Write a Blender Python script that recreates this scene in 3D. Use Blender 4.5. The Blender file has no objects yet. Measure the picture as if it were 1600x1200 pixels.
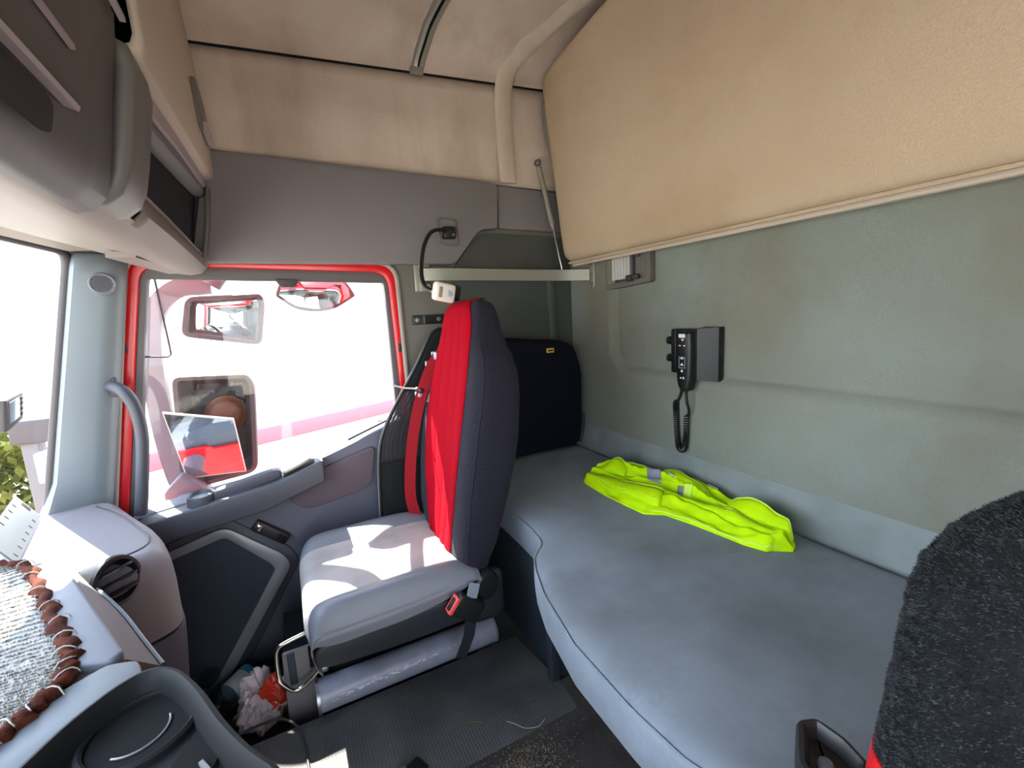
import bpy, bmesh, math, random
from mathutils import Vector, Matrix, noise
random.seed(7)
C = bpy.context.scene
COL = C.collection

# ------------------------------------------------------------------ camera
def camera():
    yaw, pitch, roll = math.radians(26.8), math.radians(8.9), math.radians(-3.2)
    base = Matrix(((0, -1, 0), (0, 0, -1), (1, 0, 0)))
    cy, sy = math.cos(yaw), math.sin(yaw)
    cp, sp = math.cos(pitch), math.sin(pitch)
    cr, sr = math.cos(roll), math.sin(roll)
    R = Matrix(((cr, -sr, 0), (sr, cr, 0), (0, 0, 1))) @ Matrix(((1, 0, 0), (0, cp, -sp), (0, sp, cp))) @ \
        Matrix(((cy, 0, -sy), (0, 1, 0), (sy, 0, cy))) @ base
    right, down, fwd = R[0], R[1], R[2]
    cam = bpy.data.cameras.new('camera')
    cam.sensor_fit = 'HORIZONTAL'; cam.sensor_width = 36.0; cam.lens = 700 / 1600 * 36
    cam.clip_start = 0.01; cam.clip_end = 500
    o = bpy.data.objects.new('camera', cam); COL.objects.link(o)
    m = Matrix.Identity(4)
    for i in range(3):
        m[i][0] = right[i]; m[i][1] = -down[i]; m[i][2] = -fwd[i]
    m.translation = (0, 0, 1.2)
    o.matrix_world = m
    C.camera = o
camera()

# ------------------------------------------------------------------ light
SUN_DIR = Vector((1.0, 0.28, 1.4)).normalized()
sun = bpy.data.lights.new('sun', 'SUN'); sun.energy = 6.5; sun.angle = 0.009; sun.color = (1.0, 0.95, 0.87)
so = bpy.data.objects.new('sun', sun); COL.objects.link(so)
so.rotation_euler = SUN_DIR.to_track_quat('Z', 'Y').to_euler(); so.location = (4, 3, 6)
w = bpy.data.worlds.new('world'); C.world = w; w.use_nodes = True
nt = w.node_tree
bg = nt.nodes['Background']
tc = nt.nodes.new('ShaderNodeTexCoord'); sp = nt.nodes.new('ShaderNodeSeparateXYZ')
rmp = nt.nodes.new('ShaderNodeValToRGB')
nt.links.new(tc.outputs['Generated'], sp.inputs[0]); nt.links.new(sp.outputs['Z'], rmp.inputs[0])
rmp.color_ramp.elements[0].position = 0.0; rmp.color_ramp.elements[0].color = (0.92, 0.95, 1.0, 1)
rmp.color_ramp.elements[1].position = 0.8; rmp.color_ramp.elements[1].color = (0.50, 0.66, 0.92, 1)
nt.links.new(rmp.outputs[0], bg.inputs[0]); bg.inputs[1].default_value = 1.5
C.view_settings.view_transform = 'Standard'; C.view_settings.look = 'None'
C.view_settings.gamma = 1.0; C.view_settings.use_curve_mapping = False
C.view_settings.exposure = 2.62

# ------------------------------------------------------------------ materials
def S(r, g, b):
    def f(c):
        c /= 255.0
        return c / 12.92 if c <= 0.04045 else ((c + 0.055) / 1.055) ** 2.4
    return (f(r), f(g), f(b), 1.0)
def mat(name, col, rough=0.6, metal=0.0, var=None, vscale=4.0, bump=0.0, bscale=300.0, spec=0.5, sheen=0.0, fine=None, fscale=400.0):
    m = bpy.data.materials.new(name); m.use_nodes = True
    n = m.node_tree; b = n.nodes['Principled BSDF']
    b.inputs['Roughness'].default_value = rough; b.inputs['Metallic'].default_value = metal
    b.inputs['Specular IOR Level'].default_value = spec
    b.inputs['Sheen Weight'].default_value = sheen
    t = n.nodes.new('ShaderNodeTexCoord')
    src = None
    if var:
        nz = n.nodes.new('ShaderNodeTexNoise'); nz.inputs['Scale'].default_value = vscale; nz.inputs['Detail'].default_value = 5
        n.links.new(t.outputs['Object'], nz.inputs['Vector'])
        r = n.nodes.new('ShaderNodeValToRGB')
        r.color_ramp.elements[0].position = 0.36; r.color_ramp.elements[0].color = col
        r.color_ramp.elements[1].position = 0.66; r.color_ramp.elements[1].color = var
        n.links.new(nz.outputs['Fac'], r.inputs[0]); src = r.outputs[0]
    if fine:
        nf = n.nodes.new('ShaderNodeTexNoise'); nf.inputs['Scale'].default_value = fscale; nf.inputs['Detail'].default_value = 2
        n.links.new(t.outputs['Object'], nf.inputs['Vector'])
        mr = n.nodes.new('ShaderNodeMapRange'); mr.inputs[1].default_value = 0.35; mr.inputs[2].default_value = 0.7
        n.links.new(nf.outputs['Fac'], mr.inputs[0])
        mx = n.nodes.new('ShaderNodeMix'); mx.data_type = 'RGBA'
        n.links.new(mr.outputs[0], mx.inputs[0])
        if src: n.links.new(src, mx.inputs[6])
        else: mx.inputs[6].default_value = col
        mx.inputs[7].default_value = fine; src = mx.outputs[2]
    if src: n.links.new(src, b.inputs['Base Color'])
    else: b.inputs['Base Color'].default_value = col
    if bump:
        nb = n.nodes.new('ShaderNodeTexNoise'); nb.inputs['Scale'].default_value = bscale; nb.inputs['Detail'].default_value = 3
        n.links.new(t.outputs['Object'], nb.inputs['Vector'])
        bp = n.nodes.new('ShaderNodeBump'); bp.inputs['Strength'].default_value = bump; bp.inputs['Distance'].default_value = 0.002
        n.links.new(nb.outputs['Fac'], bp.inputs['Height']); n.links.new(bp.outputs[0], b.inputs['Normal'])
    return m
def streaks(m, col, scale=(5, 5, .9), lo=.5, hi=.72, amount=.4, detail=6):
    n = m.node_tree; b = n.nodes['Principled BSDF']; t = n.nodes.new('ShaderNodeTexCoord'); mp = n.nodes.new('ShaderNodeMapping')
    mp.inputs['Scale'].default_value = scale
    nz = n.nodes.new('ShaderNodeTexNoise'); nz.inputs['Scale'].default_value = 1; nz.inputs['Detail'].default_value = detail; nz.inputs['Roughness'].default_value = .6
    mr = n.nodes.new('ShaderNodeMapRange'); mr.inputs[1].default_value = lo; mr.inputs[2].default_value = hi; mr.inputs[4].default_value = amount
    mx = n.nodes.new('ShaderNodeMix'); mx.data_type = 'RGBA'; mx.inputs[7].default_value = col
    src = b.inputs['Base Color'].links[0].from_socket
    n.links.new(t.outputs['Object'], mp.inputs[0]); n.links.new(mp.outputs[0], nz.inputs['Vector']); n.links.new(nz.outputs['Fac'], mr.inputs[0])
    n.links.new(mr.outputs[0], mx.inputs[0]); n.links.new(src, mx.inputs[6]); n.links.new(mx.outputs[2], b.inputs['Base Color'])
def glass_mat(name, tint=(0.97, 0.99, 0.98, 1), gloss=0.5):
    m = bpy.data.materials.new(name); m.use_nodes = True
    n = m.node_tree; n.nodes.remove(n.nodes['Principled BSDF']); out = n.nodes['Material Output']
    tr = n.nodes.new('ShaderNodeBsdfTransparent'); tr.inputs[0].default_value = tint
    gl = n.nodes.new('ShaderNodeBsdfGlossy'); gl.inputs['Roughness'].default_value = 0.02
    lw = n.nodes.new('ShaderNodeLayerWeight'); lw.inputs[0].default_value = 0.5
    pw = n.nodes.new('ShaderNodeMath'); pw.operation = 'POWER'; pw.inputs[1].default_value = 5
    mu = n.nodes.new('ShaderNodeMath'); mu.operation = 'MULTIPLY_ADD'; mu.inputs[1].default_value = gloss; mu.inputs[2].default_value = .03
    mx = n.nodes.new('ShaderNodeMixShader')
    n.links.new(lw.outputs['Facing'], pw.inputs[0]); n.links.new(pw.outputs[0], mu.inputs[0]); n.links.new(mu.outputs[0], mx.inputs[0])
    n.links.new(tr.outputs[0], mx.inputs[1]); n.links.new(gl.outputs[0], mx.inputs[2]); n.links.new(mx.outputs[0], out.inputs[0])
    return m
def mesh_cloth(name, col, hole=0.35):
    m = bpy.data.materials.new(name); m.use_nodes = True
    n = m.node_tree; b = n.nodes['Principled BSDF']; b.inputs['Base Color'].default_value = col; b.inputs['Roughness'].default_value = .8
    t = n.nodes.new('ShaderNodeTexCoord'); v = n.nodes.new('ShaderNodeTexVoronoi'); v.inputs['Scale'].default_value = 420
    v.inputs['Randomness'].default_value = 0.1
    n.links.new(t.outputs['Object'], v.inputs['Vector'])
    lt = n.nodes.new('ShaderNodeMath'); lt.operation = 'LESS_THAN'; lt.inputs[1].default_value = hole
    n.links.new(v.outputs['Distance'], lt.inputs[0])
    tr = n.nodes.new('ShaderNodeBsdfTransparent'); mx = n.nodes.new('ShaderNodeMixShader')
    n.links.new(lt.outputs[0], mx.inputs[0]); n.links.new(b.outputs[0], mx.inputs[1]); n.links.new(tr.outputs[0], mx.inputs[2])
    n.links.new(mx.outputs[0], n.nodes['Material Output'].inputs[0])
    return m
M = dict(
    headliner=mat('headliner_fabric', S(216, 201, 190), .95, var=S(192, 176, 164), vscale=5, bump=.4, bscale=500, fine=S(204, 188, 174), fscale=260, spec=.1),
    bunk=mat('bunk_fabric', S(204, 185, 162), .95, var=S(184, 164, 140), vscale=2.2, bump=.5, bscale=420, fine=S(190, 171, 148), fscale=300, spec=.1),
    rear=mat('rear_carpet', S(142, 150, 143), .95, var=S(130, 130, 116), vscale=2.5, bump=.6, bscale=420, fine=S(130, 136, 130), fscale=330, spec=.1),
    ledge=mat('ledge_vinyl', S(142, 152, 154), .8, var=S(130, 140, 141), vscale=12, bump=.2, bscale=300, spec=.25),
    bed=mat('bed_velour', S(132, 143, 155), .85, var=S(118, 128, 139), vscale=3, bump=.15, bscale=600, fine=S(125, 135, 146), fscale=90, spec=.2, sheen=.15),
    basedark=mat('bed_base', S(50, 58, 66), .6),
    sidepanel=mat('side_plastic', S(120, 116, 119), .6, bump=.15, bscale=900, spec=.35),
    lining=mat('pillar_lining', S(108, 106, 100), .7, bump=.1, bscale=900, spec=.3),
    recess=mat('corner_lining', S(80, 84, 80), .7, var=S(72, 76, 73), vscale=4, bump=.15, bscale=700, spec=.3),
    pillar=mat('pillar_trim', S(110, 120, 125), .5, bump=.08, bscale=900),
    seal=mat('grey_seal', S(140, 134, 126), .6),
    red=mat('red_paint', S(205, 12, 22), .25, spec=.6),
    black=mat('black_plastic', S(24, 25, 27), .42),
    matte=mat('matte_black', S(16, 17, 19), .8, spec=.2),
    rubber=mat('window_rubber', S(58, 52, 54), .6),
    frame=mat('door_frame_grey', S(86, 82, 84), .5),
    door=mat('door_plastic', S(84, 86, 100), .55, bump=.15, bscale=900),
    doordark=mat('door_dark', S(62, 64, 72), .5, bump=.15, bscale=900),
    recessfab=mat('pocket_mauve', S(88, 78, 88), .7, bump=.2, bscale=700),
    silver=mat('silver_trim', S(150, 152, 156), .35, metal=.5),
    spk=mat('speaker_cloth', S(60, 67, 76), .9, bump=.5, bscale=900, spec=.15),
    chrome=mat('chrome', S(210, 205, 200), .15, metal=1),
    steel=mat('worn_steel', S(165, 165, 170), .35, metal=.8, var=S(140, 138, 138), vscale=14),
    alu=mat('pale_metal', S(152, 152, 142), .4, metal=.4),
    dash=mat('dash_lilac', S(128, 122, 126), .55, bump=.15, bscale=900, spec=.35),
    dashgrey=mat('dash_grey', S(98, 101, 110), .5, bump=.12, bscale=900),
    dashdark=mat('dash_dark', S(84, 84, 94), .55, bump=.15, bscale=800),
    console=mat('console_dark', S(17, 20, 23), .65, spec=.25, bump=.1, bscale=900),
    consolelight=mat('console_light', S(104, 110, 116), .5),
    locker=mat('locker_dark', S(86, 82, 82), .55, bump=.15, bscale=800),
    lockerlow=mat('locker_pale', S(116, 107, 102), .55, bump=.08, bscale=900),
    lockermid=mat('locker_grey', S(108, 106, 104), .5),
    tan=mat('tan_trim', S(196, 182, 168), .7, bump=.15, bscale=800, spec=.25),
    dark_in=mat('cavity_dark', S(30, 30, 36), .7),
    mauve=mat('locker_bar', S(168, 156, 160), .4),
    towel=mat('towel_white', S(168, 166, 162), .95, bump=.9, bscale=220, spec=.1),
    crochet=mat('crochet_brown', S(84, 42, 29), .9, var=S(56, 27, 21), vscale=40, bump=.8, bscale=200, spec=.1),
    seatfab=mat('seat_fabric', S(176, 168, 164), .9, var=S(156, 148, 144), vscale=9, bump=.3, bscale=700, spec=.15),
    vinyl=mat('seat_vinyl', S(112, 114, 120), .45, bump=.12, bscale=700),
    vinyldark=mat('seat_vinyl_dark', S(40, 42, 47), .5, bump=.12, bscale=700),
    piping=mat('pale_piping', S(120, 122, 126), .6),
    navy=mat('navy_fleece', S(25, 25, 33), .95, fine=S(48, 46, 58), fscale=520, bump=.8, bscale=520, spec=.1, sheen=.04),
    redfab=mat('red_fleece', S(142, 6, 22), .95, fine=S(160, 12, 32), fscale=420, bump=.7, bscale=420, spec=.05),
    beltred=mat('belt_red', S(128, 16, 28), .75, spec=.15, bump=.3, bscale=900),
    buckle=mat('buckle_red', S(236, 84, 80), .4),
    tongue=mat('buckle_grey', S(148, 160, 168), .4, metal=.3),
    tube=mat('tube_grey', S(150, 152, 166), .35, var=S(136, 138, 152), vscale=20, spec=.5),
    scuff=mat('scuff_white', S(225, 226, 232), .8),
    mat_rub=mat('rubber_mat', S(94, 92, 90), .75, var=S(74, 74, 74), vscale=6, bump=.3, bscale=300),
    carpet=mat('floor_carpet', S(66, 62, 60), .95, var=S(82, 76, 71), vscale=12, bump=.9, bscale=350, spec=.1),
    floor=mat('floor_lining', S(52, 54, 58), .8),
    crumb=mat('dried_grass', S(176, 158, 132), .9, var=S(128, 116, 98), vscale=60),
    hivis=mat('hivis_cloth', S(208, 255, 0), .75, var=S(192, 246, 0), vscale=16, bump=.3, bscale=700, spec=.2),
    hivisedge=mat('hivis_binding', S(214, 250, 96), .7),
    reflect=mat('reflective_tape', S(168, 176, 196), .35, metal=.35),
    fur=mat('fur_black', S(20, 22, 24), .95, var=S(26, 28, 30), vscale=30, bump=.9, bscale=180, spec=.1),
    furtip=mat('fur_tips', S(60, 66, 70), .8, var=S(18, 21, 23), vscale=160, spec=.3),
    redvinyl=mat('red_vinyl', S(208, 28, 34), .4),
    navybag=mat('navy_bag', S(20, 23, 36), .9, spec=.15),
    yellow=mat('yellow_tag', S(222, 190, 70), .5),
    white=mat('white_plastic', S(226, 224, 214), .4),
    mirror=mat('mirror_glass', S(235, 238, 240), .02, metal=1),
    mirrorhouse=mat('mirror_housing', S(74, 62, 64), .5),
    mirrorin=mat('mirror_inner', S(62, 48, 48), .6, var=S(50, 40, 40), vscale=20),
    copper=mat('mirror_motor', S(112, 66, 46), .5),
    bracket=mat('mirror_bracket', S(104, 98, 108), .5),
    trailer=mat('trailer_white', S(240, 240, 240), .5),
    trailerred=mat('trailer_rail', S(180, 90, 102), .5),
    ground=mat('gravel_ground', S(164, 153, 136), .95, var=S(184, 174, 156), vscale=.7, bump=.5, bscale=20),
    bush=mat('bush_leaves', S(74, 84, 18), .8, var=S(110, 112, 34), vscale=3),
    bag=mat('bag_plastic', S(240, 232, 236), .45, var=S(226, 214, 220), vscale=14),
    bagred=mat('wrapper_red', S(226, 58, 36), .4),
    paper=mat('paper_white', S(196, 192, 190), .8),
    card=mat('card_beige', S(196, 170, 146), .8),
    bluecap=mat('bottle_cap_blue', S(34, 48, 140), .4),
    label=mat('bottle_label', S(180, 198, 206), .6),
    labelblue=mat('bottle_label_blue', S(46, 132, 172), .6),
    screen=mat('screen_pale', S(150, 176, 190), .2),
    foil=mat('silver_bottom', S(120, 116, 116), .5),
    filter=mat('filter_pale', S(196, 196, 190), .9),
    sunstreak=mat('sunlit_streak', S(240, 130, 60), .8),  # unused; orange colour standing in for sunlight on the red panel
)
streaks(M['headliner'], S(140, 118, 98)); streaks(M['rear'], S(118, 108, 88), (2.5, 2.5, 2.0), .48, .75, .6); streaks(M['bunk'], S(160, 134, 104), (1.6, 1.6, 1.6), .5, .75, .5)
streaks(M['bed'], S(104, 112, 121), (5, 4, 4), .46, .66, .7, 3)
M['glass'] = glass_mat('window_glass')
M['pet'] = glass_mat('bottle_plastic', (0.62, 0.70, 0.74, 1), 1.0)
M['mesh'] = mesh_cloth('black_mesh', S(20, 16, 22))
# woven relief on the rubber mat
def weave(m, scale):
    n = m.node_tree; b = n.nodes['Principled BSDF']; t = n.nodes.new('ShaderNodeTexCoord')
    v = n.nodes.new('ShaderNodeTexVoronoi'); v.inputs['Scale'].default_value = scale; v.inputs['Randomness'].default_value = 0
    n.links.new(t.outputs['Object'], v.inputs['Vector'])
    bp = n.nodes.new('ShaderNodeBump'); bp.inputs['Strength'].default_value = .8; bp.inputs['Distance'].default_value = .003
    n.links.new(v.outputs['Distance'], bp.inputs['Height']); n.links.new(bp.outputs[0], b.inputs['Normal'])
weave(M['mat_rub'], 130)

# ------------------------------------------------------------------ helpers
def link(name, bm, m, parent=None, smooth=True, angle=40):
    me = bpy.data.meshes.new(name)
    bmesh.ops.recalc_face_normals(bm, faces=bm.faces)
    bm.to_mesh(me); bm.free()
    if isinstance(m, str): m = M[m]
    me.materials.append(m)
    if smooth:
        for p in me.polygons: p.use_smooth = True
        me.set_sharp_from_angle(angle=math.radians(angle))
    o = bpy.data.objects.new(name, me); COL.objects.link(o)
    if parent:
        o.parent = parent
        if parent.type == 'EMPTY': o.matrix_parent_inverse = Matrix.Translation(parent.location).inverted()
    return o
def tag(o, label, cat, group=None):
    o['label'] = label; o['category'] = cat
    if group: o['group'] = group
    return o
def thing(name, label, cat, loc, group=None):
    o = bpy.data.objects.new(name, None); COL.objects.link(o); o.location = loc; o.empty_display_size = .05
    return tag(o, label, cat, group)
def struct_root(name, loc):
    o = bpy.data.objects.new(name, None); COL.objects.link(o); o.location = loc; o['kind'] = 'structure'; return o
def struct(o): o['kind'] = 'structure'; return o
def bm_new(): return bmesh.new()
def add_faces(bm, verts, faces):
    vs = [bm.verts.new(v) for v in verts]
    for f in faces:
        try: bm.faces.new([vs[i] for i in f])
        except ValueError: pass
    return vs
def bevel(bm, r, seg=3, ang=25):
    if r <= 0: return
    es = [e for e in bm.edges if len(e.link_faces) == 2 and e.calc_face_angle(0) > math.radians(ang)]
    bmesh.ops.bevel(bm, geom=es, offset=r, segments=seg, profile=.5, affect='EDGES', clamp_overlap=True)
def box(bm, c, s, rot=None):
    r = bmesh.ops.create_cube(bm, size=1)
    m = Matrix.Translation(c) @ (rot.to_4x4() if rot else Matrix.Identity(4)) @ Matrix.Diagonal((s[0], s[1], s[2], 1))
    bmesh.ops.transform(bm, matrix=m, verts=r['verts'])
    return r['verts']
def rbox(name, c, s, m, parent=None, r=.005, rot=None, seg=3):
    bm = bm_new(); box(bm, (0, 0, 0), s); bevel(bm, r, seg)
    bmesh.ops.transform(bm, matrix=Matrix.Translation(c) @ (rot.to_4x4() if rot else Matrix.Identity(4)), verts=bm.verts)
    return link(name, bm, m, parent)
def ax3(axis, a, p):
    return {'x': (a, p[0], p[1]), 'y': (p[0], a, p[1]), 'z': (p[0], p[1], a)}[axis]
def round_poly(pts, r, n=5):
    out = []
    N = len(pts)
    for i in range(N):
        p = Vector(pts[i]); a = Vector(pts[i - 1]); b = Vector(pts[(i + 1) % N])
        ri = r[i] if isinstance(r, (list, tuple)) else r
        d1 = (a - p); d2 = (b - p); l1 = d1.length; l2 = d2.length
        t = min(ri, l1 * .48, l2 * .48)
        if t < 1e-5:
            out.append(p); continue
        s = p + d1 / l1 * t; e = p + d2 / l2 * t
        for k in range(n + 1):
            u = k / n; out.append((1 - u) ** 2 * s + 2 * u * (1 - u) * p + u * u * e)
    return [tuple(v) for v in out]
def prism_bm(poly, axis, a0, a1, r=0, seg=2):
    bm = bm_new(); n = len(poly)
    v = [bm.verts.new(ax3(axis, a0, p)) for p in poly]; u = [bm.verts.new(ax3(axis, a1, p)) for p in poly]
    bm.faces.new(v[::-1]); bm.faces.new(u)
    for i in range(n): bm.faces.new((v[i], v[(i + 1) % n], u[(i + 1) % n], u[i]))
    bmesh.ops.recalc_face_normals(bm, faces=bm.faces)
    if r: bevel(bm, r, seg, 50)
    return bm
def prism(name, poly, axis, a0, a1, m, parent=None, r=0, seg=2):
    return link(name, prism_bm(poly, axis, a0, a1, r, seg), m, parent, angle=35)
def ring_bm(outer, inner, axis, a0, a1, r=0):
    bm = bm_new(); n = len(outer)
    L = [[bm.verts.new(ax3(axis, a, p)) for p in lp] for a in (a0, a1) for lp in (outer, inner)]
    for i in range(n):
        j = (i + 1) % n
        for A, B in ((0, 1), (1, 3), (3, 2), (2, 0)):
            bm.faces.new((L[A][i], L[A][j], L[B][j], L[B][i]))
    bmesh.ops.recalc_face_normals(bm, faces=bm.faces)
    if r: bevel(bm, r, 2, 50)
    return bm
def loft(bm, secs, closed=True, cap=True):
    rows = [[bm.verts.new(p) for p in s] for s in secs]; n = len(rows[0])
    for a, b in zip(rows, rows[1:]):
        for i in range(n if closed else n - 1):
            j = (i + 1) % n
            bm.faces.new((a[i], a[j], b[j], b[i]))
    if cap and closed:
        bm.faces.new(rows[0][::-1]); bm.faces.new(rows[-1])
    return rows
def spline(pts, n=8):
    P = [Vector(p) for p in pts]; out = []
    for i in range(len(P) - 1):
        p0 = P[i - 1] if i else P[0] * 2 - P[1]; p1 = P[i]; p2 = P[i + 1]; p3 = P[i + 2] if i + 2 < len(P) else P[-1] * 2 - P[-2]
        for k in range(n):
            t = k / n
            out.append(.5 * ((2 * p1) + (p2 - p0) * t + (2 * p0 - 5 * p1 + 4 * p2 - p3) * t * t + (3 * p1 - p0 - 3 * p2 + p3) * t ** 3))
    out.append(P[-1]); return out
def frames(pts):
    T = [(pts[min(i + 1, len(pts) - 1)] - pts[max(i - 1, 0)]).normalized() for i in range(len(pts))]
    up = Vector((0, 0, 1)) if abs(T[0].z) < .9 else Vector((1, 0, 0))
    nrm = (up - T[0] * up.dot(T[0])).normalized(); out = []
    for t in T:
        nrm = (nrm - t * nrm.dot(t)).normalized(); out.append((t, nrm, t.cross(nrm)))
    return out
def tube_bm(bm, pts, r, seg=10, flat=None):
    pts = [Vector(p) for p in pts]; fr = frames(pts); secs = []
    for i, (p, (t, a, b)) in enumerate(zip(pts, fr)):
        ri = r[i] if isinstance(r, (list, tuple)) else r
        rb = ri if flat is None else flat
        secs.append([p + a * math.cos(q) * ri + b * math.sin(q) * rb for q in [2 * math.pi * k / seg for k in range(seg)]])
    loft(bm, secs)
def tube(name, pts, r, m, parent=None, seg=10, smooth_n=0, flat=None):
    bm = bm_new(); tube_bm(bm, spline(pts, smooth_n) if smooth_n else pts, r, seg, flat); return link(name, bm, m, parent, angle=60)
def strip_bm(bm, pts, wvec, width, thick, nvec=None):
    """flat band following pts; wvec is the width direction"""
    pts = [Vector(p) for p in pts]; secs = []
    for i, p in enumerate(pts):
        t = (pts[min(i + 1, len(pts) - 1)] - pts[max(i - 1, 0)]).normalized()
        wv = Vector(wvec[i] if isinstance(wvec[0], (tuple, list, Vector)) else wvec); wv = (wv - t * wv.dot(t)).normalized(); nv = t.cross(wv)
        wd = width[i] if isinstance(width, (list, tuple)) else width
        a, b = wv * wd / 2, nv * thick / 2
        secs.append([p - a - b, p + a - b, p + a + b, p - a + b])
    loft(bm, secs)
def lathe_bm(bm, prof, origin, axis, seg=24):
    """prof: (radius, height) pairs along axis"""
    ax = Vector(axis).normalized(); up = Vector((0, 0, 1)) if abs(ax.z) < .9 else Vector((1, 0, 0))
    a = ax.cross(up).normalized(); b = ax.cross(a); o = Vector(origin)
    secs = [[o + ax * h + (a * math.cos(q) + b * math.sin(q)) * max(r, 1e-4) for q in [2 * math.pi * k / seg for k in range(seg)]] for r, h in prof]
    loft(bm, secs)
def lathe(name, prof, origin, axis, m, parent=None, seg=24):
    bm = bm_new(); lathe_bm(bm, prof, origin, axis, seg); return link(name, bm, m, parent, angle=40)
def offset_poly(pts, d):
    """inset a counter-clockwise 2-D polygon by d"""
    n = len(pts); out = []
    for i in range(n):
        a, p, b = Vector(pts[i - 1]), Vector(pts[i]), Vector(pts[(i + 1) % n])
        e1 = (p - a); e2 = (b - p)
        if e1.length < 1e-7 or e2.length < 1e-7: out.append(tuple(p)); continue
        e1.normalize(); e2.normalize()
        n1 = Vector((-e1.y, e1.x)); n2 = Vector((-e2.y, e2.x)); s = n1 + n2
        if s.length < 1e-4: s = n1.copy()
        s.normalize(); k = d / max(.35, s.dot(n1)); out.append(tuple(p + s * k))
    return out
def ss(a, b, x):
    t = max(0., min(1., (x - a) / (b - a))); return t * t * (3 - 2 * t)
def lerp(tab, x):
    if x <= tab[0][0]: return tab[0][1]
    for (a, u), (b, v) in zip(tab, tab[1:]):
        if x <= b:
            t = (x - a) / (b - a); return u + (v - u) * t
    return tab[-1][1]
def slerp(tab, x):
    if x <= tab[0][0]: return tab[0][1]
    for (a, u), (b, v) in zip(tab, tab[1:]):
        if x <= b:
            t = (x - a) / (b - a); t = t * t * (3 - 2 * t); return u + (v - u) * t
    return tab[-1][1]

XR, XL, YB = 1.65, -0.62, -1.156
FZ = 0.18                      # floor of the raised middle, the footwell lies at FW
FW = 0.05
# ------------------------------------------------------------------ setting: outside
struct(rbox('ground', (3, 0, -1.1), (80, 80, .1), 'ground', r=0))

# ------------------------------------------------------------------ setting: floor
def floor():
    prof = [(XL, FZ), (1.17, FZ), (1.185, FZ - .015), (1.19, FW), (XR + .05, FW), (XR + .05, -.02), (XL, -.02)]
    struct(prism('floor', prof, 'y', YB - .05, .75, 'floor'))
floor()

# ------------------------------------------------------------------ setting: rear wall
def wall_back():
    bm = bm_new(); nx, nz = 230, 190
    def y(x, z):
        # upper field is set back; its border turns down at the right with a rounded corner
        cx, cz, r = 1.29, 1.06, .10
        dx, dz = x - 1.385, .958 - z
        if x > cx and z < cz: d = math.hypot(x - cx, cz - z) - r
        else: d = max(dx, dz)
        f = ss(-.010, .012, d)
        bead = math.exp(-(d / .010) ** 2) * .008 * (.4 + .6 * ss(.5, 1.2, x))
        fade = ss(-.6, .0, x)
        return YB - .026 + f * .026 * fade + bead + noise.noise((x * 3, z * 3, 1)) * .002
    rows = []
    for i in range(nx + 1):
        x = XL + (XR - XL) * i / nx
        rows.append([(x, y(x, FZ + (2.3 - FZ) * k / nz), FZ + (2.3 - FZ) * k / nz) for k in range(nz + 1)])
    loft(bm, rows, closed=False)
    vs = [v for v in bm.verts]
    o = struct(link('wall_back', bm, 'rear', angle=80))
    sm = o.modifiers.new('thick', 'SOLIDIFY'); sm.thickness = .03; sm.offset = 0
    o2 = prism('baseboard_back', round_poly([(YB + .005, .745), (YB - .02, .745), (YB - .02, .55), (YB + .05, .55), (YB + .042, .61)], [.012, 0, 0, 0, .01], 3), 'x', XL, 1.60, 'ledge')
    # prism 'x' takes (y, z)
    struct(o2)
wall_back()

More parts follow.
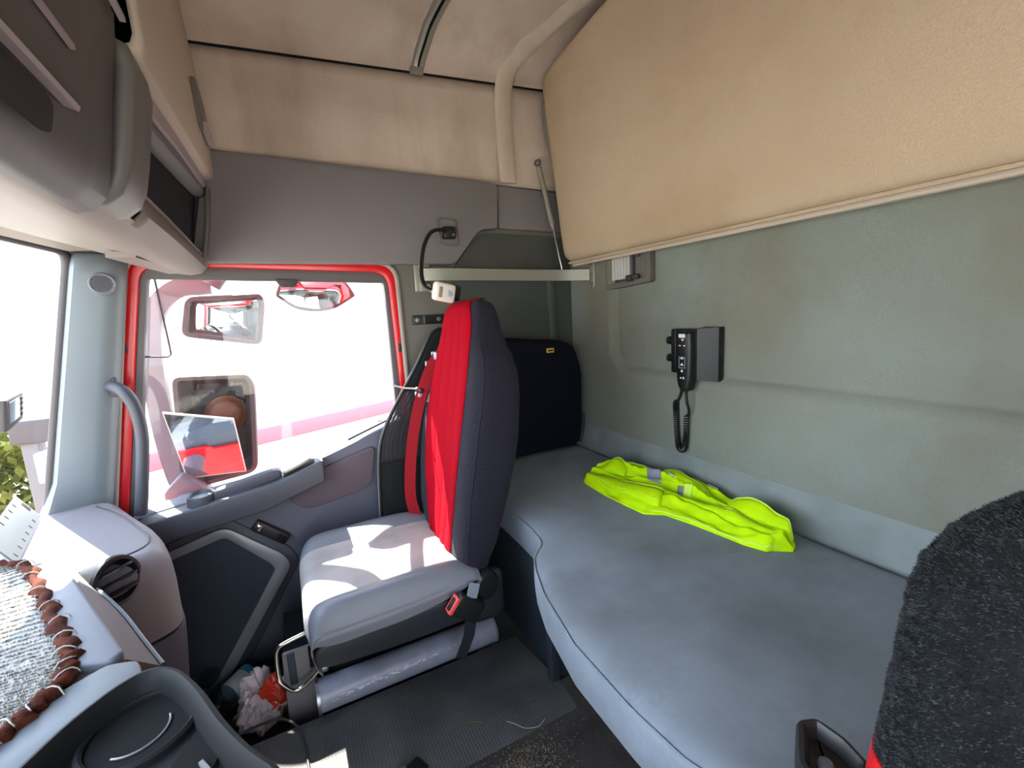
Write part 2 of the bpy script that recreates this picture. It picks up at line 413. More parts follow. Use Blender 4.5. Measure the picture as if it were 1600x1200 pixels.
# ------------------------------------------------------------------ setting: passenger-side wall with its door opening
OPEN_OUT = round_poly([(.51, .60), (.362, 1.425), (-.395, 1.402), (-.40, .86), (-.30, .60), (-.27, .08), (.46, .08)], [.02, .06, .07, .05, .08, .04, .03], 6)
OPEN_IN = round_poly([(.480, .60), (.335, 1.395), (-.365, 1.370), (-.375, .86), (-.28, .60), (-.25, .10), (.44, .10)], [.02, .05, .055, .05, .08, .04, .03], 6)
FRAME_IN = round_poly([(.456, .60), (.322, 1.385), (-.352, 1.352), (-.352, .80), (-.27, .60), (-.24, .11), (.42, .11)], [.02, .04, .035, .05, .08, .04, .03], 6)
def wall_right():
    bm = bm_new()
    outer = [(.62, .0), (.615, .69), (.48, 1.42), (.48, 1.75), (YB - .03, 1.75), (YB - .03, 0)]
    def loop(x, poly):
        vs = [bm.verts.new((x, p[0], p[1])) for p in poly]
        return [bm.edges.new((vs[i], vs[(i + 1) % len(vs)])) for i in range(len(vs))]
    es = loop(XR, outer) + loop(XR, OPEN_OUT)
    bmesh.ops.triangle_fill(bm, use_beauty=True, edges=es)
    # cut away faces that fell inside the hole
    g = bmesh.ops.extrude_face_region(bm, geom=bm.faces[:])
    bmesh.ops.translate(bm, vec=(.03, 0, 0), verts=[v for v in g['geom'] if isinstance(v, bmesh.types.BMVert)])
    struct(link('wall_right', bm, 'lining', smooth=False))
    # grey upper side panel standing proud of the lining
    p = round_poly([(.47, 1.40), (.47, 1.725), (-.80, 1.692), (-.79, 1.525), (-.715, 1.52), (-.605, 1.392)], [0, .02, .03, .01, .03, .02], 4)
    struct(prism('trim_1', p, 'x', 1.605, XR, 'sidepanel', r=.008))
    p = [(-.802, 1.53), (-.806, 1.69), (YB - .01, 1.675), (YB - .01, 1.52)]
    struct(prism('trim_2', p, 'x', 1.625, XR, 'sidepanel', r=.006))
    # dark corner lining under it
    p = round_poly([(-.60, 1.37), (-.72, 1.515), (YB, 1.50), (YB, .60), (-.55, .60)], [.02, .05, 0, 0, .02], 4)
    struct(prism('trim_3', p, 'x', 1.64, XR, 'recess'))
    struct(tube('trim_4', [(1.636, -1.035, 1.36), (1.634, -1.04, 1.15), (1.636, -1.045, .95)], .008, 'recess', seg=10, smooth_n=5, flat=.022))
    # headliner fabric above
    bm = bm_new(); secs = []
    for i in range(30):
        y = .6 + (YB - .02 - .6) * i / 29
        z0 = 1.715 - .02 * (.2 - y) ; z1 = 2.003 - .049 * (y - .18)
        secs.append([(1.63 + .012 * ss(0, .25, abs(k / 8 - .5) * 1.0), y, z0 + (z1 - z0) * k / 8) for k in range(9)])
    loft(bm, secs, closed=False)
    o = struct(link('trim_5', bm, 'headliner', angle=80))
    q = o.modifiers.new('t', 'SOLIDIFY'); q.thickness = .004; q.offset = 0
wall_right()

# ------------------------------------------------------------------ setting: ceiling
def ceil_prof(y):
    z1 = 2.006 - .049 * (y - .18)
    return [(1.642, z1), (1.60, z1 + .05), (1.53, z1 + .105), (1.42, z1 + .15), (1.2, z1 + .19), (.9, z1 + .205), (.5, z1 + .21), (.1, z1 + .205), (-.2, z1 + .19), (-.42, z1 + .15), (-.53, z1 + .105), (-.60, z1 + .05), (-.64, z1)]
def ceil_z(x, y): return lerp([(a, b) for a, b in reversed(ceil_prof(y))], x)
def ceiling():
    bm = bm_new()
    loft(bm, [[(x, y, z) for x, z in ceil_prof(y)] for y in [.75 - (.75 - YB + .03) * i / 16 for i in range(17)]], closed=False)
    o = struct(link('ceiling', bm, 'headliner', angle=80)); q = o.modifiers.new('t', 'SOLIDIFY'); q.thickness = .004; q.offset = 0
    # dark joint between side lining and roof lining
    struct(tube('trim_6', [(1.636, y, 2.003 - .049 * (y - .18)) for y in (.6, .18, -.5, YB)], .004, 'matte', seg=6))
    # rounded bead where the lining turns to the rear corner
    pts = [(1.626, -.855, 1.70), (1.627, -.85, 1.88), (1.626, -.852, 2.02)] + [(x, y, ceil_z(x, y) - .004) for x, y in ((1.60, -.868), (1.56, -.895), (1.50, -.94), (1.42, -.985), (1.3, -1.035), (1.2, -1.07))]
    struct(tube('trim_7', pts, .010, 'headliner', seg=12, smooth_n=6, flat=.036))
    t = struct_root('trim_8', (1.6, -.5, 2.05))
    def trk(dy, up):
        return [(1.632, -.522 + dy, 2.035)] + [(x, -.527 - .24 * min(.22, 1.622 - x) + dy, ceil_z(x, -.51) - up) for x in (1.622, 1.605, 1.57, 1.53, 1.47, 1.40, 1.3, 1.2, 1.0, .7, .4, .1, -.2)]
    tube('rail_bed', trk(0, .006), .007, 'alu', t, seg=8, smooth_n=3, flat=.022)
    tube('rail_edge', trk(.018, .010), .004, 'seal', t, seg=6, smooth_n=4)
    tube('rail_edge', trk(-.018, .010), .004, 'seal', t, seg=6, smooth_n=4)
    tube('rail_slot', trk(0, .0125), .005, 'matte', t, seg=6, smooth_n=4)
    rbox('end_cap', (1.628, -.522, 2.04), (.02, .045, .022), 'seal', t, r=.004)
ceiling()

# ------------------------------------------------------------------ setting: driver side (behind the camera), door stands open
def wall_left():
    outer = [(.75, 0), (.75, 2.02), (YB - .03, 2.02), (YB - .03, 0)]
    inner = round_poly([(.42, .20), (.38, 1.42), (-.42, 1.40), (-.40, .20)], .06, 5)
    bm = bm_new()
    def loop(x, poly):
        vs = [bm.verts.new((x, p[0], p[1])) for p in poly]
        return [bm.edges.new((vs[i], vs[(i + 1) % len(vs)])) for i in range(len(vs))]
    bmesh.ops.triangle_fill(bm, use_beauty=True, edges=loop(XL - .03, outer) + loop(XL - .03, inner))
    g = bmesh.ops.extrude_face_region(bm, geom=bm.faces[:])
    bmesh.ops.translate(bm, vec=(.03, 0, 0), verts=[v for v in g['geom'] if isinstance(v, bmesh.types.BMVert)])
    struct(link('wall_left', bm, 'sidepanel', smooth=False))
wall_left()

# ------------------------------------------------------------------ windscreen and front shell
def ws_y(x, z):
    b = 1 - ((x - .515) / 1.13) ** 2
    base = .615 - (z - .70) * .215
    return base + .10 * b
def ws_pt(x, z): return Vector((x, ws_y(x, z), z))
WX0, WX1, WZ0, WZ1 = -.56, 1.605, .685, 1.425
def windscreen():
    root = struct_root('window_1', (.5, .6, .7))
    def edge(z0, z1, x0, x1, r):
        return round_poly([(x0, z0), (x1, z0), (x1, z1), (x0, z1)], r, 6)
    bm = bm_new()
    nx, nz = 40, 12
    rows = [[ws_pt(WX0 + (WX1 - WX0) * i / nx, WZ0 + (WZ1 - WZ0) * k / nz) for k in range(nz + 1)] for i in range(nx + 1)]
    loft(bm, rows, closed=False)
    link('pane', bm, 'glass', root, angle=80)
    def dense(poly, n=14):
        out = []
        for i in range(len(poly)):
            a = Vector(poly[i]); b = Vector(poly[(i + 1) % len(poly)])
            k = max(1, int((b - a).length / .08))
            out += [a + (b - a) * j / k for j in range(k)]
        return out
    loop = dense(edge(WZ0, WZ1, WX0, WX1, .05))
    pts = [ws_pt(p[0], p[1]) for p in loop]; pts.append(pts[0])
    bm = bm_new(); tube_bm(bm, pts, .013, 8); link('rubber_seal', bm, 'rubber', root, angle=60)
    # front shell above and below the glass
    bm = bm_new()
    secs = []
    for i in range(41):
        x = XL - .03 + (XR + .06 - XL) * i / 40
        secs.append([ws_pt(x, WZ0) + Vector((0, .01, 0)), (x, ws_y(x, WZ0) + .03, .4), (x, ws_y(x, WZ0) + .03, 0.0)])
    loft(bm, secs, closed=False)
    o = struct(link('wall_front', bm, 'sidepanel')); o.modifiers.new('t', 'SOLIDIFY').thickness = .02
    bm = bm_new(); secs = []
    for i in range(41):
        x = XL - .03 + (XR + .06 - XL) * i / 40
        secs.append([ws_pt(x, WZ1) + Vector((0, .01, 0)), (x, ws_y(x, WZ1) + .0, 1.8), (x, ws_y(x, WZ1) - .02, 2.25)])
    loft(bm, secs, closed=False)
    o = struct(link('trim_9', bm, 'tan')); o.modifiers.new('t', 'SOLIDIFY').thickness = .02
windscreen()

# ------------------------------------------------------------------ A-pillar trim with tweeter
def a_pillar():
    root = struct_root('trim_10', (1.6, .5, .7))
    bm = bm_new(); secs = []
    for k in range(13):
        t = k / 12; z = .70 + (1.415 - .70) * t
        s = ss(0, .18, 1 - t) * 0
        flare = .05 * (1 - ss(0, .16, t))
        wy = ws_y(1.6, z) + .0
        dy = .497 - .14 * t
        pts = [(1.635, wy), (1.60, wy - .008 + flare * .6), (1.575 - flare * .4, wy - .025 + flare * .3), (1.585, dy + .035), (1.60, dy + .008), (1.625, dy), (1.65, dy)]
        secs.append([(x, y, z) for x, y in pts])
    loft(bm, secs, closed=False)
    o = link('cover', bm, 'pillar', root, angle=50); o.modifiers.new('t', 'SOLIDIFY').thickness = -.004
    g = lathe('tweeter_rim', [(.0, -.008), (.029, -.008), (.029, .003), (.027, .0055), (.024, .0055), (.022, .003), (0, .003)], (1.576, .403, 1.338), (-1, -.25, .06), 'dashgrey', root)
    bm = bm_new()
    d = Vector((-1, -.25, .06)).normalized(); a = d.cross(Vector((0, 0, 1))).normalized(); b = d.cross(a)
    for i in range(-5, 6):
        for j in range(-5, 6):
            u, v = (i + .5 * (j % 2)) * .004, j * .0036
            if math.hypot(u, v) < .021:
                p = Vector((1.576, .403, 1.338)) + d * .0035 + a * u + b * v
                lathe_bm(bm, [(.0012, 0), (.0012, .0008)], p, d, 6)
    o = link('tweeter_holes', bm, 'matte', root, smooth=False); o['kind'] = 'stuff'
    t = thing('grab_handle', 'dark grey tubular grab handle on the pillar beside the door', 'handle', (1.6, .42, .72))
    tube('bar', [(1.60, .435, 1.062), (1.575, .418, 1.062), (1.555, .395, 1.045), (1.55, .378, 1.0), (1.55, .375, .92), (1.55, .392, .80), (1.555, .41, .70)], .0155, 'doordark', t, seg=14, smooth_n=6)
    rbox('mount', (1.603, .437, 1.06), (.012, .035, .055), 'doordark', t, r=.004)
a_pillar()

# ------------------------------------------------------------------ red door flange, seals, door
def door():
    struct(link('trim_11', ring_bm(OPEN_OUT, OPEN_IN, 'x', 1.66, 1.70, .003), 'red', angle=50))
    bm = bm_new(); pts = [Vector((1.648, p[0], p[1])) for p in OPEN_OUT]; pts.append(pts[0])
    tube_bm(bm, pts, .009, 8); struct(link('trim_12', bm, 'seal', angle=60))
    root = struct_root('door_1', (1.65, .05, .08))
    link('window_frame', ring_bm(OPEN_IN, FRAME_IN, 'x', 1.668, 1.71, .003), 'frame', root, angle=50)
    # top rail with the small wedge-shaped stop in its middle
    strip = bm_new(); strip_bm(strip, [(1.675, .325, 1.372), (1.675, -.345, 1.348)], (0, 0, 1), .028, .018); bevel(strip, .003, 2)
    link('top_rail', strip, 'frame', root)
    prism('latch_stop', round_poly([(-.005, 1.352), (-.075, 1.348), (-.062, 1.325), (-.02, 1.326)], .006, 3), 'x', 1.655, 1.69, 'rubber', root, r=.003)
    tube('wire_clip', [(1.682, .310, 1.37), (1.684, .302, 1.16), (1.685, .302, 1.135), (1.687, .310, 1.128), (1.687, .372, 1.134)], .003, 'frame', root, seg=6)
    tube('wire_clip', [(1.675, -.350, 1.33), (1.675, -.362, 1.15), (1.675, -.372, 1.135), (1.672, -.386, 1.13), (1.672, -.388, 1.10)], .003, 'steel', root, seg=6)
    rbox('hinge_stop', (1.664, .405, 1.17), (.02, .016, .04), 'black', root, r=.003)
    rbox('hinge_stop', (1.664, -.386, 1.10), (.012, .014, .03), 'black', root, r=.002)
    gl = round_poly([(.465, .62), (.327, 1.382), (-.35, 1.35), (-.36, .62)], .03, 5)
    prism('window_pane', gl, 'x', 1.697, 1.700, 'glass', root)
    # inner panel, its top edge drops towards the front
    top = [(.45, .672), (.30, .695), (.03, .722), (-.13, .775), (-.36, .853)]
    pan = round_poly([(.45, .10), (.45, .672), (.30, .695), (.03, .722), (-.13, .772), (-.358, .85), (-.345, .76), (-.285, .60), (-.26, .10)], [.02, 0, .03, .05, .05, .012, .06, .06, .03], 4)
    prism('door_panel', pan, 'x', 1.60, 1.695, 'door', root, r=.012, seg=3)
    bm = bm_new(); strip_bm(bm, [(1.662, -.17, .789), (1.662, -.33, .8435)], (1, 0, 0), .012, .006); link('sill_slot', bm, 'rubber', root)
    rp = round_poly([(.02, .700), (.045, .635), (-.01, .587), (-.20, .618), (-.228, .640), (-.252, .772), (-.10, .73)], [.02, .02, .03, .03, .03, .03, .02], 4)
    prism('map_pocket', rp, 'x', 1.589, 1.605, 'recessfab', root, r=.006)
    # arm rest
    ar = round_poly([(.43, .60), (.43, .672), (.30, .690), (.06, .722), (-.075, .768), (-.075, .695), (.04, .660), (.09, .640)], [.02, .02, .04, .03, .012, .012, .02, .03], 4)
    o = prism('arm_rest', ar, 'x', 1.528, 1.61, 'doordark', root, r=.010, seg=3)
    pg = round_poly([(.24, .690), (.235, .722), (.075, .755), (.05, .752), (.05, .725)], [.01, .012, .012, .01, .01], 3)
    prism('pull_grip', pg, 'x', 1.555, 1.595, 'doordark', root, r=.007, seg=3)
    h = prism('handle_recess', round_poly([(.045, .722), (-.045, .757), (-.05, .762), (.045, .731)], .004, 2), 'x', 1.548, 1.592, 'matte', root)
    bm = bm_new(); strip_bm(bm, [(1.566, .040, .744), (1.566, .0, .758), (1.566, -.040, .774)], (1, 0, 0), .032, .007); bevel(bm, .002, 2)
    link('door_handle', bm, 'chrome', root)
    ch_ = lathe('cup_holder', [(0, .002), (.026, .002), (.028, .022), (.031, .025), (.034, .024), (.037, .016), (.039, -.012)], (1.572, .268, .697), (-.12, 0, 1), 'doordark', root, 28)
    lathe('cup_ring', [(.0255, .010), (.0262, .010), (.0264, .014), (.0257, .014)], (1.572, .268, .697), (-.12, 0, 1), 'silver', ch_, 28)
    lathe('cup_floor', [(.0, .0), (.0255, .0), (.0255, .0015), (0, .0015)], (1.572, .268, .6995), (-.12, 0, 1), 'matte', ch_, 24)
    # loudspeaker pocket
    so_ = round_poly([(.42, .545), (.225, .598), (.078, .462), (.058, .42), (.30, .06), (.42, .06)], [.01, .03, .02, .04, .02, .01], 4)
    si_ = round_poly([(.42, .520), (.228, .566), (.115, .440), (.105, .418), (.325, .08), (.42, .08)], [.01, .015, .012, .02, .02, .01], 4)
    prism('speaker_cloth', si_, 'x', 1.590, 1.604, 'spk', root)
    link('speaker_frame', ring_bm(so_, si_, 'x', 1.578, 1.604, .004), 'silver', root, angle=50)
    so2 = round_poly([(.42, .565), (.222, .622), (.055, .478), (.030, .42), (.27, .03), (.42, .03)], [.01, .03, .03, .05, .02, .01], 4)
    prism('speaker_surround', so2, 'x', 1.593, 1.602, 'doordark', root, r=.004)
    rot = Matrix.Rotation(math.radians(41), 3, 'X')
    ws_ = rbox('window_switch', (1.585, .103, .545), (.022, .115, .036), 'black', root, r=.004, rot=rot)
    rbox('switch_button', (1.574, .135, .573), (.008, .02, .022), 'chrome', ws_, r=.003, rot=rot)
    rbox('switch_button', (1.574, .075, .52), (.006, .03, .020), 'matte', ws_, r=.003, rot=rot)
    prism('door_kick', round_poly([(.0, .06), (.0, .30), (-.255, .40), (-.25, .06)], .03, 4), 'x', 1.585, 1.602, 'doordark', root, r=.008)
door()

# ------------------------------------------------------------------ overhead locker above the windscreen
def face_y(x, z):
    """rear face of the locker: it leans towards the cab and bends away at its far end"""
    return .174 - .19 * (min(z, 1.56) - 1.38) * ss(1.34, 1.42, z) + .006 * ss(1.0, 1.6, x) ** 1.5 * (1 - .7 * ss(1.45, 1.7, z))
def locker():
    t = thing('overhead_locker', 'dark grey overhead locker with pale underside above the windscreen', 'locker', (.6, .3, 1.35))
    def sheet(name, x0, x1, prof, m, off=0.0, nx=24, th=.012, r=None):
        """prof: list of (dy, z) measured from the face"""
        bm = bm_new(); secs = []
        for i in range(nx + 1):
            x = x0 + (x1 - x0) * i / nx
            secs.append([(x, face_y(x, z) + dy + off, z) for dy, z in prof])
        loft(bm, secs, closed=False)
        o = link(name, bm, m, t, angle=40); s = o.modifiers.new('t', 'SOLIDIFY'); s.thickness = th; s.offset = 0
        return o
    XD = .735
    # carcass: pale underside reaching forward to the glass
    bm = bm_new(); secs = []
    for i in range(31):
        x = XL + (1.612 - XL) * i / 30
        yr = face_y(x, 1.36)
        yf = ws_y(min(x, 1.60), 1.41) - .01
        drop = .008 * ss(1.3, 1.6, x)
        secs.append([(x, yf, 1.425 + drop), (x, yf - .06, 1.405 + drop), (x, yr + .10, 1.356 + drop), (x, yr + .05, 1.342 + drop), (x, yr + .02, 1.342 + drop), (x, yr + .004, 1.352 + drop), (x, yr + .02, 1.38 + drop), (x, yr + .05, 1.40 + drop)])
    loft(bm, secs, closed=False)
    o = link('underside', bm, 'lockerlow', t, angle=50); o.modifiers.new('t', 'SOLIDIFY').thickness = .004
    # big flap
    fl = [(.03, 1.332), (.014, 1.336), (.003, 1.348), (-.004, 1.37), (-.006, 1.40), (-.004, 1.45), (-.002, 1.50), (0, 1.545), (0, 1.572)]
    sheet('flap_band', XL, XD - .012, [(.004, 1.578), (.0, 1.582), (0, 1.596), (.004, 1.600)], 'locker', off=-.006, nx=10)
    sheet('flap', XL, XD - .012, fl, 'locker', off=-.006, nx=20)
    sheet('upper_flap', XL, XD - .012, [(.012, 1.606), (-.004, 1.61), (-.006, 1.625), (.0, 1.75), (.0, 1.95), (0, 2.14)], 'tan', off=-.010, nx=10)
    sheet('flap_joint', XL, 1.60, [(.02, 1.37), (.02, 1.62), (.02, 2.1)], 'matte', off=.004, nx=16)
    # flap grip: sunk pocket with a pale lip along its top
    bm = bm_new()
    po = round_poly([(.05, 1.350), (.52, 1.350), (.548, 1.358), (.562, 1.385), (.545, 1.390), (.05, 1.390)], .010, 3)
    secs = [[(x, face_y(x, z) - .0205, z) for x, z in po], [(x, face_y(x, z) - .0185, z) for x, z in offset_poly(po, .010)]]
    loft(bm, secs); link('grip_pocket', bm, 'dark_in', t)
    bm = bm_new(); strip_bm(bm, [(x, face_y(x, 1.394) - .026, 1.394) for x in (.02, .2, .38, .50, .582)], (0, .9, .35), .011, .005); bevel(bm, .003, 2)
    link('grip_lip', bm, 'mauve', t)
    bm = bm_new(); strip_bm(bm, [(x, face_y(x, 1.452) - .0195, 1.452) for x in (.05, .3, .5, .595)], (0, 0, 1), .005, .004); link('flap_crease', bm, 'mauve', t)
    bm = bm_new(); strip_bm(bm, [(x, face_y(x, 1.566) - .0195, 1.566) for x in (.05, .3, .5, XD - .014)], (0, 0, 1), .006, .006); link('flap_edge', bm, 'mauve', t)
    lathe('flap_lock', [(.0, .004), (.007, .004), (.009, 0)], (.42, face_y(.42, 1.425) - .0185, 1.425), (0, -1, 0), 'chrome', t, 16)
    # upright between the flap and the open shelf
    up = [(.03, 1.352), (.008, 1.355), (-.006, 1.366), (-.013, 1.385), (-.014, 1.42), (-.013, 1.48), (-.011, 1.52), (-.006, 1.545), (.01, 1.552)]
    sheet('upright', XD + .012, .845, up, 'lockermid', off=-.004, nx=6, th=.02)
    # open shelf: dark cavity with stepped rails and a rounded lip
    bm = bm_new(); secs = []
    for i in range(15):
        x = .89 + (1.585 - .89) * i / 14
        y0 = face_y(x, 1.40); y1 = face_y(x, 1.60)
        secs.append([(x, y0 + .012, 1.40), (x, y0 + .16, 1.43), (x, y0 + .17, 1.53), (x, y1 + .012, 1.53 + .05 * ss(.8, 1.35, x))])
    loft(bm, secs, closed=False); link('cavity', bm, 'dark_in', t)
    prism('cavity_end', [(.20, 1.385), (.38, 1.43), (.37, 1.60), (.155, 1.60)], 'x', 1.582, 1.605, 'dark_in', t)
    sheet('shelf_lip', .89, 1.605, [(.07, 1.352), (.03, 1.346), (.004, 1.350), (-.010, 1.364), (-.010, 1.384), (.0, 1.396), (.03, 1.400)], 'lockerlow', nx=20, th=.006)
    bm = bm_new(); strip_bm(bm, [(x, face_y(x, 1.40) - .004, 1.3985) for x in (.90, 1.1, 1.3, 1.45, 1.59)], (0, 1, 0), .006, .004); link('lip_edge', bm, 'mauve', t)
    ze = lambda x: .075 * max(0, min(1, (x - .80) / .8))
    def rsheet(name, x0, x1, prof, m, off=0., nx=20, th=.004):
        bm = bm_new(); loft(bm, [[(x, face_y(x, z + ze(x) * g) + dy + off, z + ze(x) * g) for dy, z, g in prof] for x in [x0 + (x1 - x0) * i / nx for i in range(nx + 1)]], closed=False)
        o = link(name, bm, m, t, angle=40); q = o.modifiers.new('t', 'SOLIDIFY'); q.thickness = th; q.offset = 0
    rsheet('shelf_rail', .88, 1.605, [(.05, 1.50, 1), (.010, 1.505, 1), (.002, 1.512, 1), (.002, 1.522, 1), (.02, 1.526, 1)], 'lockermid')
    rsheet('shelf_rail', .88, 1.605, [(.02, 1.526, 1), (-.003, 1.530, 1), (-.005, 1.548, 1), (.01, 1.552, 1)], 'mauve')
    rsheet('upper_trim', .768, 1.63, [(.03, 1.552, 1), (.0, 1.555, 1), (-.014, 1.562, 1), (-.019, 1.575, 1), (-.017, 1.66, .8), (-.013, 1.80, .3), (-.006, 1.95, 0), (0, 2.02, 0), (0, 2.14, 0)], 'tan', -.004, 24, .008)
    sheet('end_frame', 1.575, 1.612, [(.02, 1.352), (-.008, 1.364), (-.012, 1.40), (-.010, 1.50), (-.008, 1.60)], 'lockermid', nx=3, th=.01)
    # tan trim above the shelf
    # small lamp plate on the trim
    bm = bm_new(); po = round_poly([(1.36, 1.69), (1.52, 1.69), (1.545, 1.73), (1.52, 1.80), (1.36, 1.80)], .02, 4)
    loft(bm, [[(x, face_y(x, z) - .024, z) for x, z in po], [(x, face_y(x, z) - .031, z) for x, z in po], [(x, face_y(x, z) - .033, z) for x, z in offset_poly(po, .004)]])
    link('lamp_plate', bm, 'lockermid', t)
    bm = bm_new(); strip_bm(bm, [(x, face_y(x, 1.70) - .036, 1.70) for x in (1.40, 1.46, 1.50)], (0, 0, 1), .022, .010); bevel(bm, .003, 2); link('lamp_switch', bm, 'mauve', t)
    # visor edge below the underside at the pillar
    bm = bm_new(); strip_bm(bm, [(1.02, .49, 1.412), (1.3, .455, 1.405), (1.50, .405, 1.40)], (0, 1, 0), .07, .012); bevel(bm, .004, 2); link('visor_flap', bm, 'lockerlow', t)
    bm = bm_new(); strip_bm(bm, [(1.20, .27, 1.345), (1.59, .235, 1.352)], (0, 1, 0), .05, .012); bevel(bm, .004, 2); link('underside_cover', bm, 'lockerlow', t)
    for o in list(t.children):                      # the lower half sits a little higher
        for v in o.data.vertices: v.co.z += .018 * (1 - ss(1.44, 1.56, v.co.z))
locker()

# ------------------------------------------------------------------ upper bunk folded against the rear wall
def bunk():
    t = thing('folded_bunk', 'tan upholstered upper bunk folded up against the rear wall', 'bunk', (.6, -1.1, 1.39))
    # outline in (x, s): s runs up the leaning panel
    out = [(-.55, .0), (1.545, .0), (1.578, .02), (1.582, .10), (1.586, .45), (1.588, .695), (1.19, .735), (.5, .765), (-.40, .765), (-.55, .70)]
    out = round_poly(out, [.03, .03, .02, .01, .05, .05, .1, .1, .1, .1], 5)
    base = Vector((0, -1.085, 1.395)); sv = Vector((0, .105, 1)).normalized(); nv = Vector((0, 1, -.105)).normalized()
    def pt(p, d): return Vector((p[0], 0, 0)) + base + sv * p[1] + nv * d
    def bulge(p, d):
        return d
    secs = [[pt(p, -.045) for p in out]]
    for ins, d in ((0, -.03), (0, .004), (.004, .014), (.014, .022), (.028, .027), (.045, .030)):
        secs.append([pt((.55 + (p[0] - .55) * (1 - ins / 1.1), .43 + (p[1] - .43) * (1 - ins / .43)), d) for p in out])
    bm = bm_new(); loft(bm, secs)
    link('upholstery', bm, 'bunk', t, angle=70)
    bm = bm_new(); tube_bm(bm, [pt((x, -.004), .008) for x in [1.555 - .1 * k for k in range(22)]], .005, 8); link('lower_piping', bm, 'bunk', t)
    bm = bm_new(); tube_bm(bm, [pt((x, -.014), -.005) for x in [1.545 - .1 * k for k in range(22)]], .007, 8); link('lower_piping', bm, 'tan', t)
    bm = bm_new(); tube_bm(bm, [pt(p, .005) for p in ((1.583, .07), (1.588, .3), (1.59, .62))], .004, 6); link('side_piping', bm, 'tan', t)
    # catch plate on the edge
    bm = bm_new(); strip_bm(bm, [pt((1.590, .62), .014), pt((1.584, .57), .022), pt((1.582, .47), .022), pt((1.58, .43), .014)], (.2, 1, 0), .016, .008); bevel(bm, .003, 2)
    cp_ = link('catch_plate', bm, 'alu', t)
    for s in (.60, .45):
        lathe('screw', [(0, .004), (.005, .003), (.006, 0)], pt((1.583, s), .024), (-.6, .8, 0), 'steel', cp_, 10)
    g = thing('gas_strut', 'slim pale gas strut with thin chrome rod at the end of the tan bunk', 'strut', (1.6, -1.05, 1.37))
    a, b = Vector((1.615, -.985, 1.785)), Vector((1.575, -1.055, 1.365)); d = (b - a)
    tube('cylinder', [a + d * .04, a + d * .58], .0105, 'alu', g, 12)
    tube('collar', [a + d * .575, a + d * .605], .0075, 'alu', g, 12)
    tube('piston_rod', [a + d * .6, b], .004, 'chrome', g, 8)
    lathe('ball_joint', [(0, -.012), (.011, -.008), (.013, 0), (.011, .01), (0, .014)], a, d, 'steel', g, 14)
    rbox('joint_stud', a + Vector((.012, -.004, .004)), (.03, .014, .014), 'steel', g, r=.003)
bunk()

# ------------------------------------------------------------------ lower bunk
BZ = .615
def bed_front(x):
    tab = [(-.62, -.56), (.19, -.56), (.23, -.51), (.265, -.452), (.30, -.418), (.36, -.400), (.45, -.392), (.60, -.395), (.75, -.424), (.84, -.455), (.885, -.478), (.905, -.497), (.925, -.522), (.95, -.536), (1.02, -.546), (1.13, -.552), (1.65, -.56)]
    return lerp(tab, x)
def bed_z(x, y):
    yf = bed_front(x); v = (yf - y) / (yf + 1.10)
    z = BZ + .012 * math.sin(math.pi * max(0, min(1, v))) ** .5
    z += .004 * noise.noise((x * 5, y * 7, .5))
    for cx, cy, r, a in ((.62, -.56, .12, -.010), (.85, -.80, .13, -.011), (.50, -.66, .08, .008), (.42, -.85, .12, -.008), (.74, -.68, .07, .007), (1.0, -.66, .10, .006), (1.2, -.9, .2, -.006)):
        z += a * math.exp(-((x - cx) ** 2 + (y - cy) ** 2) / (2 * (r * .6) ** 2))
    return z
def bed():
    t = thing('lower_bunk', 'blue grey velour lower bunk mattress with curved front edge along rear wall', 'mattress', (.6, -.8, .50))
    xs = [-.60, -.4, -.2] + [0 + .02 * k for k in range(40)] + [.80 + .012 * k for k in range(20)] + [1.05, 1.1, 1.2, 1.3, 1.4, 1.5, 1.585, 1.615, 1.622]
    bm = bm_new(); secs = []; edge = []; H = .105
    for x in xs:
        e = ss(0, .03, 1.622 - x) if x > 1.5 else 1
        yf = bed_front(x); yb = -1.125
        top = lambda y: bed_z(x, y) - .02 * (1 - e)
        s = [(x, yb, BZ - H), (x, yf - .03, BZ - H), (x, yf - .012, BZ - H + .004), (x, yf - .003, BZ - H + .02), (x, yf, BZ - .05), (x, yf - .001, BZ - .018), (x, yf - .004, BZ - .006), (x, yf - .010, BZ + .000 - .001)]
        n = 30
        for k in range(1, n + 1):
            y = yf - .010 + (yb + .02 - yf + .010) * k / n
            s.append((x, y, max(BZ - .03, top(y)) - (.012 if k == n else 0)))
        s.append((x, yb, BZ - .03))
        secs.append(s); edge.append(Vector((x, yf - .004, BZ - .003)))
    loft(bm, secs); link('cushion', bm, 'bed', t, angle=60)
    bm = bm_new(); tube_bm(bm, [p + Vector((0, .001, 0)) for p in edge], .0022, 6); link('edge_piping', bm, 'bed', t)
    b = thing('bunk_locker', 'dark blue grey storage locker under the far end of the mattress', 'locker', (1.25, -.8, FZ))
    prism('box', [(.955, FZ), (1.635, FZ), (1.635, .508), (.955, .508)], 'y', -1.13, -.575, 'basedark', b, r=.006)
    rbox('corner_post', (.962, -.568, .342), (.03, .03, .32), 'basedark', b, r=.004)
    rbox('rear_box', (.17, -.98, .343), (1.5, .30, .325), 'basedark', b, r=.006)
bed()

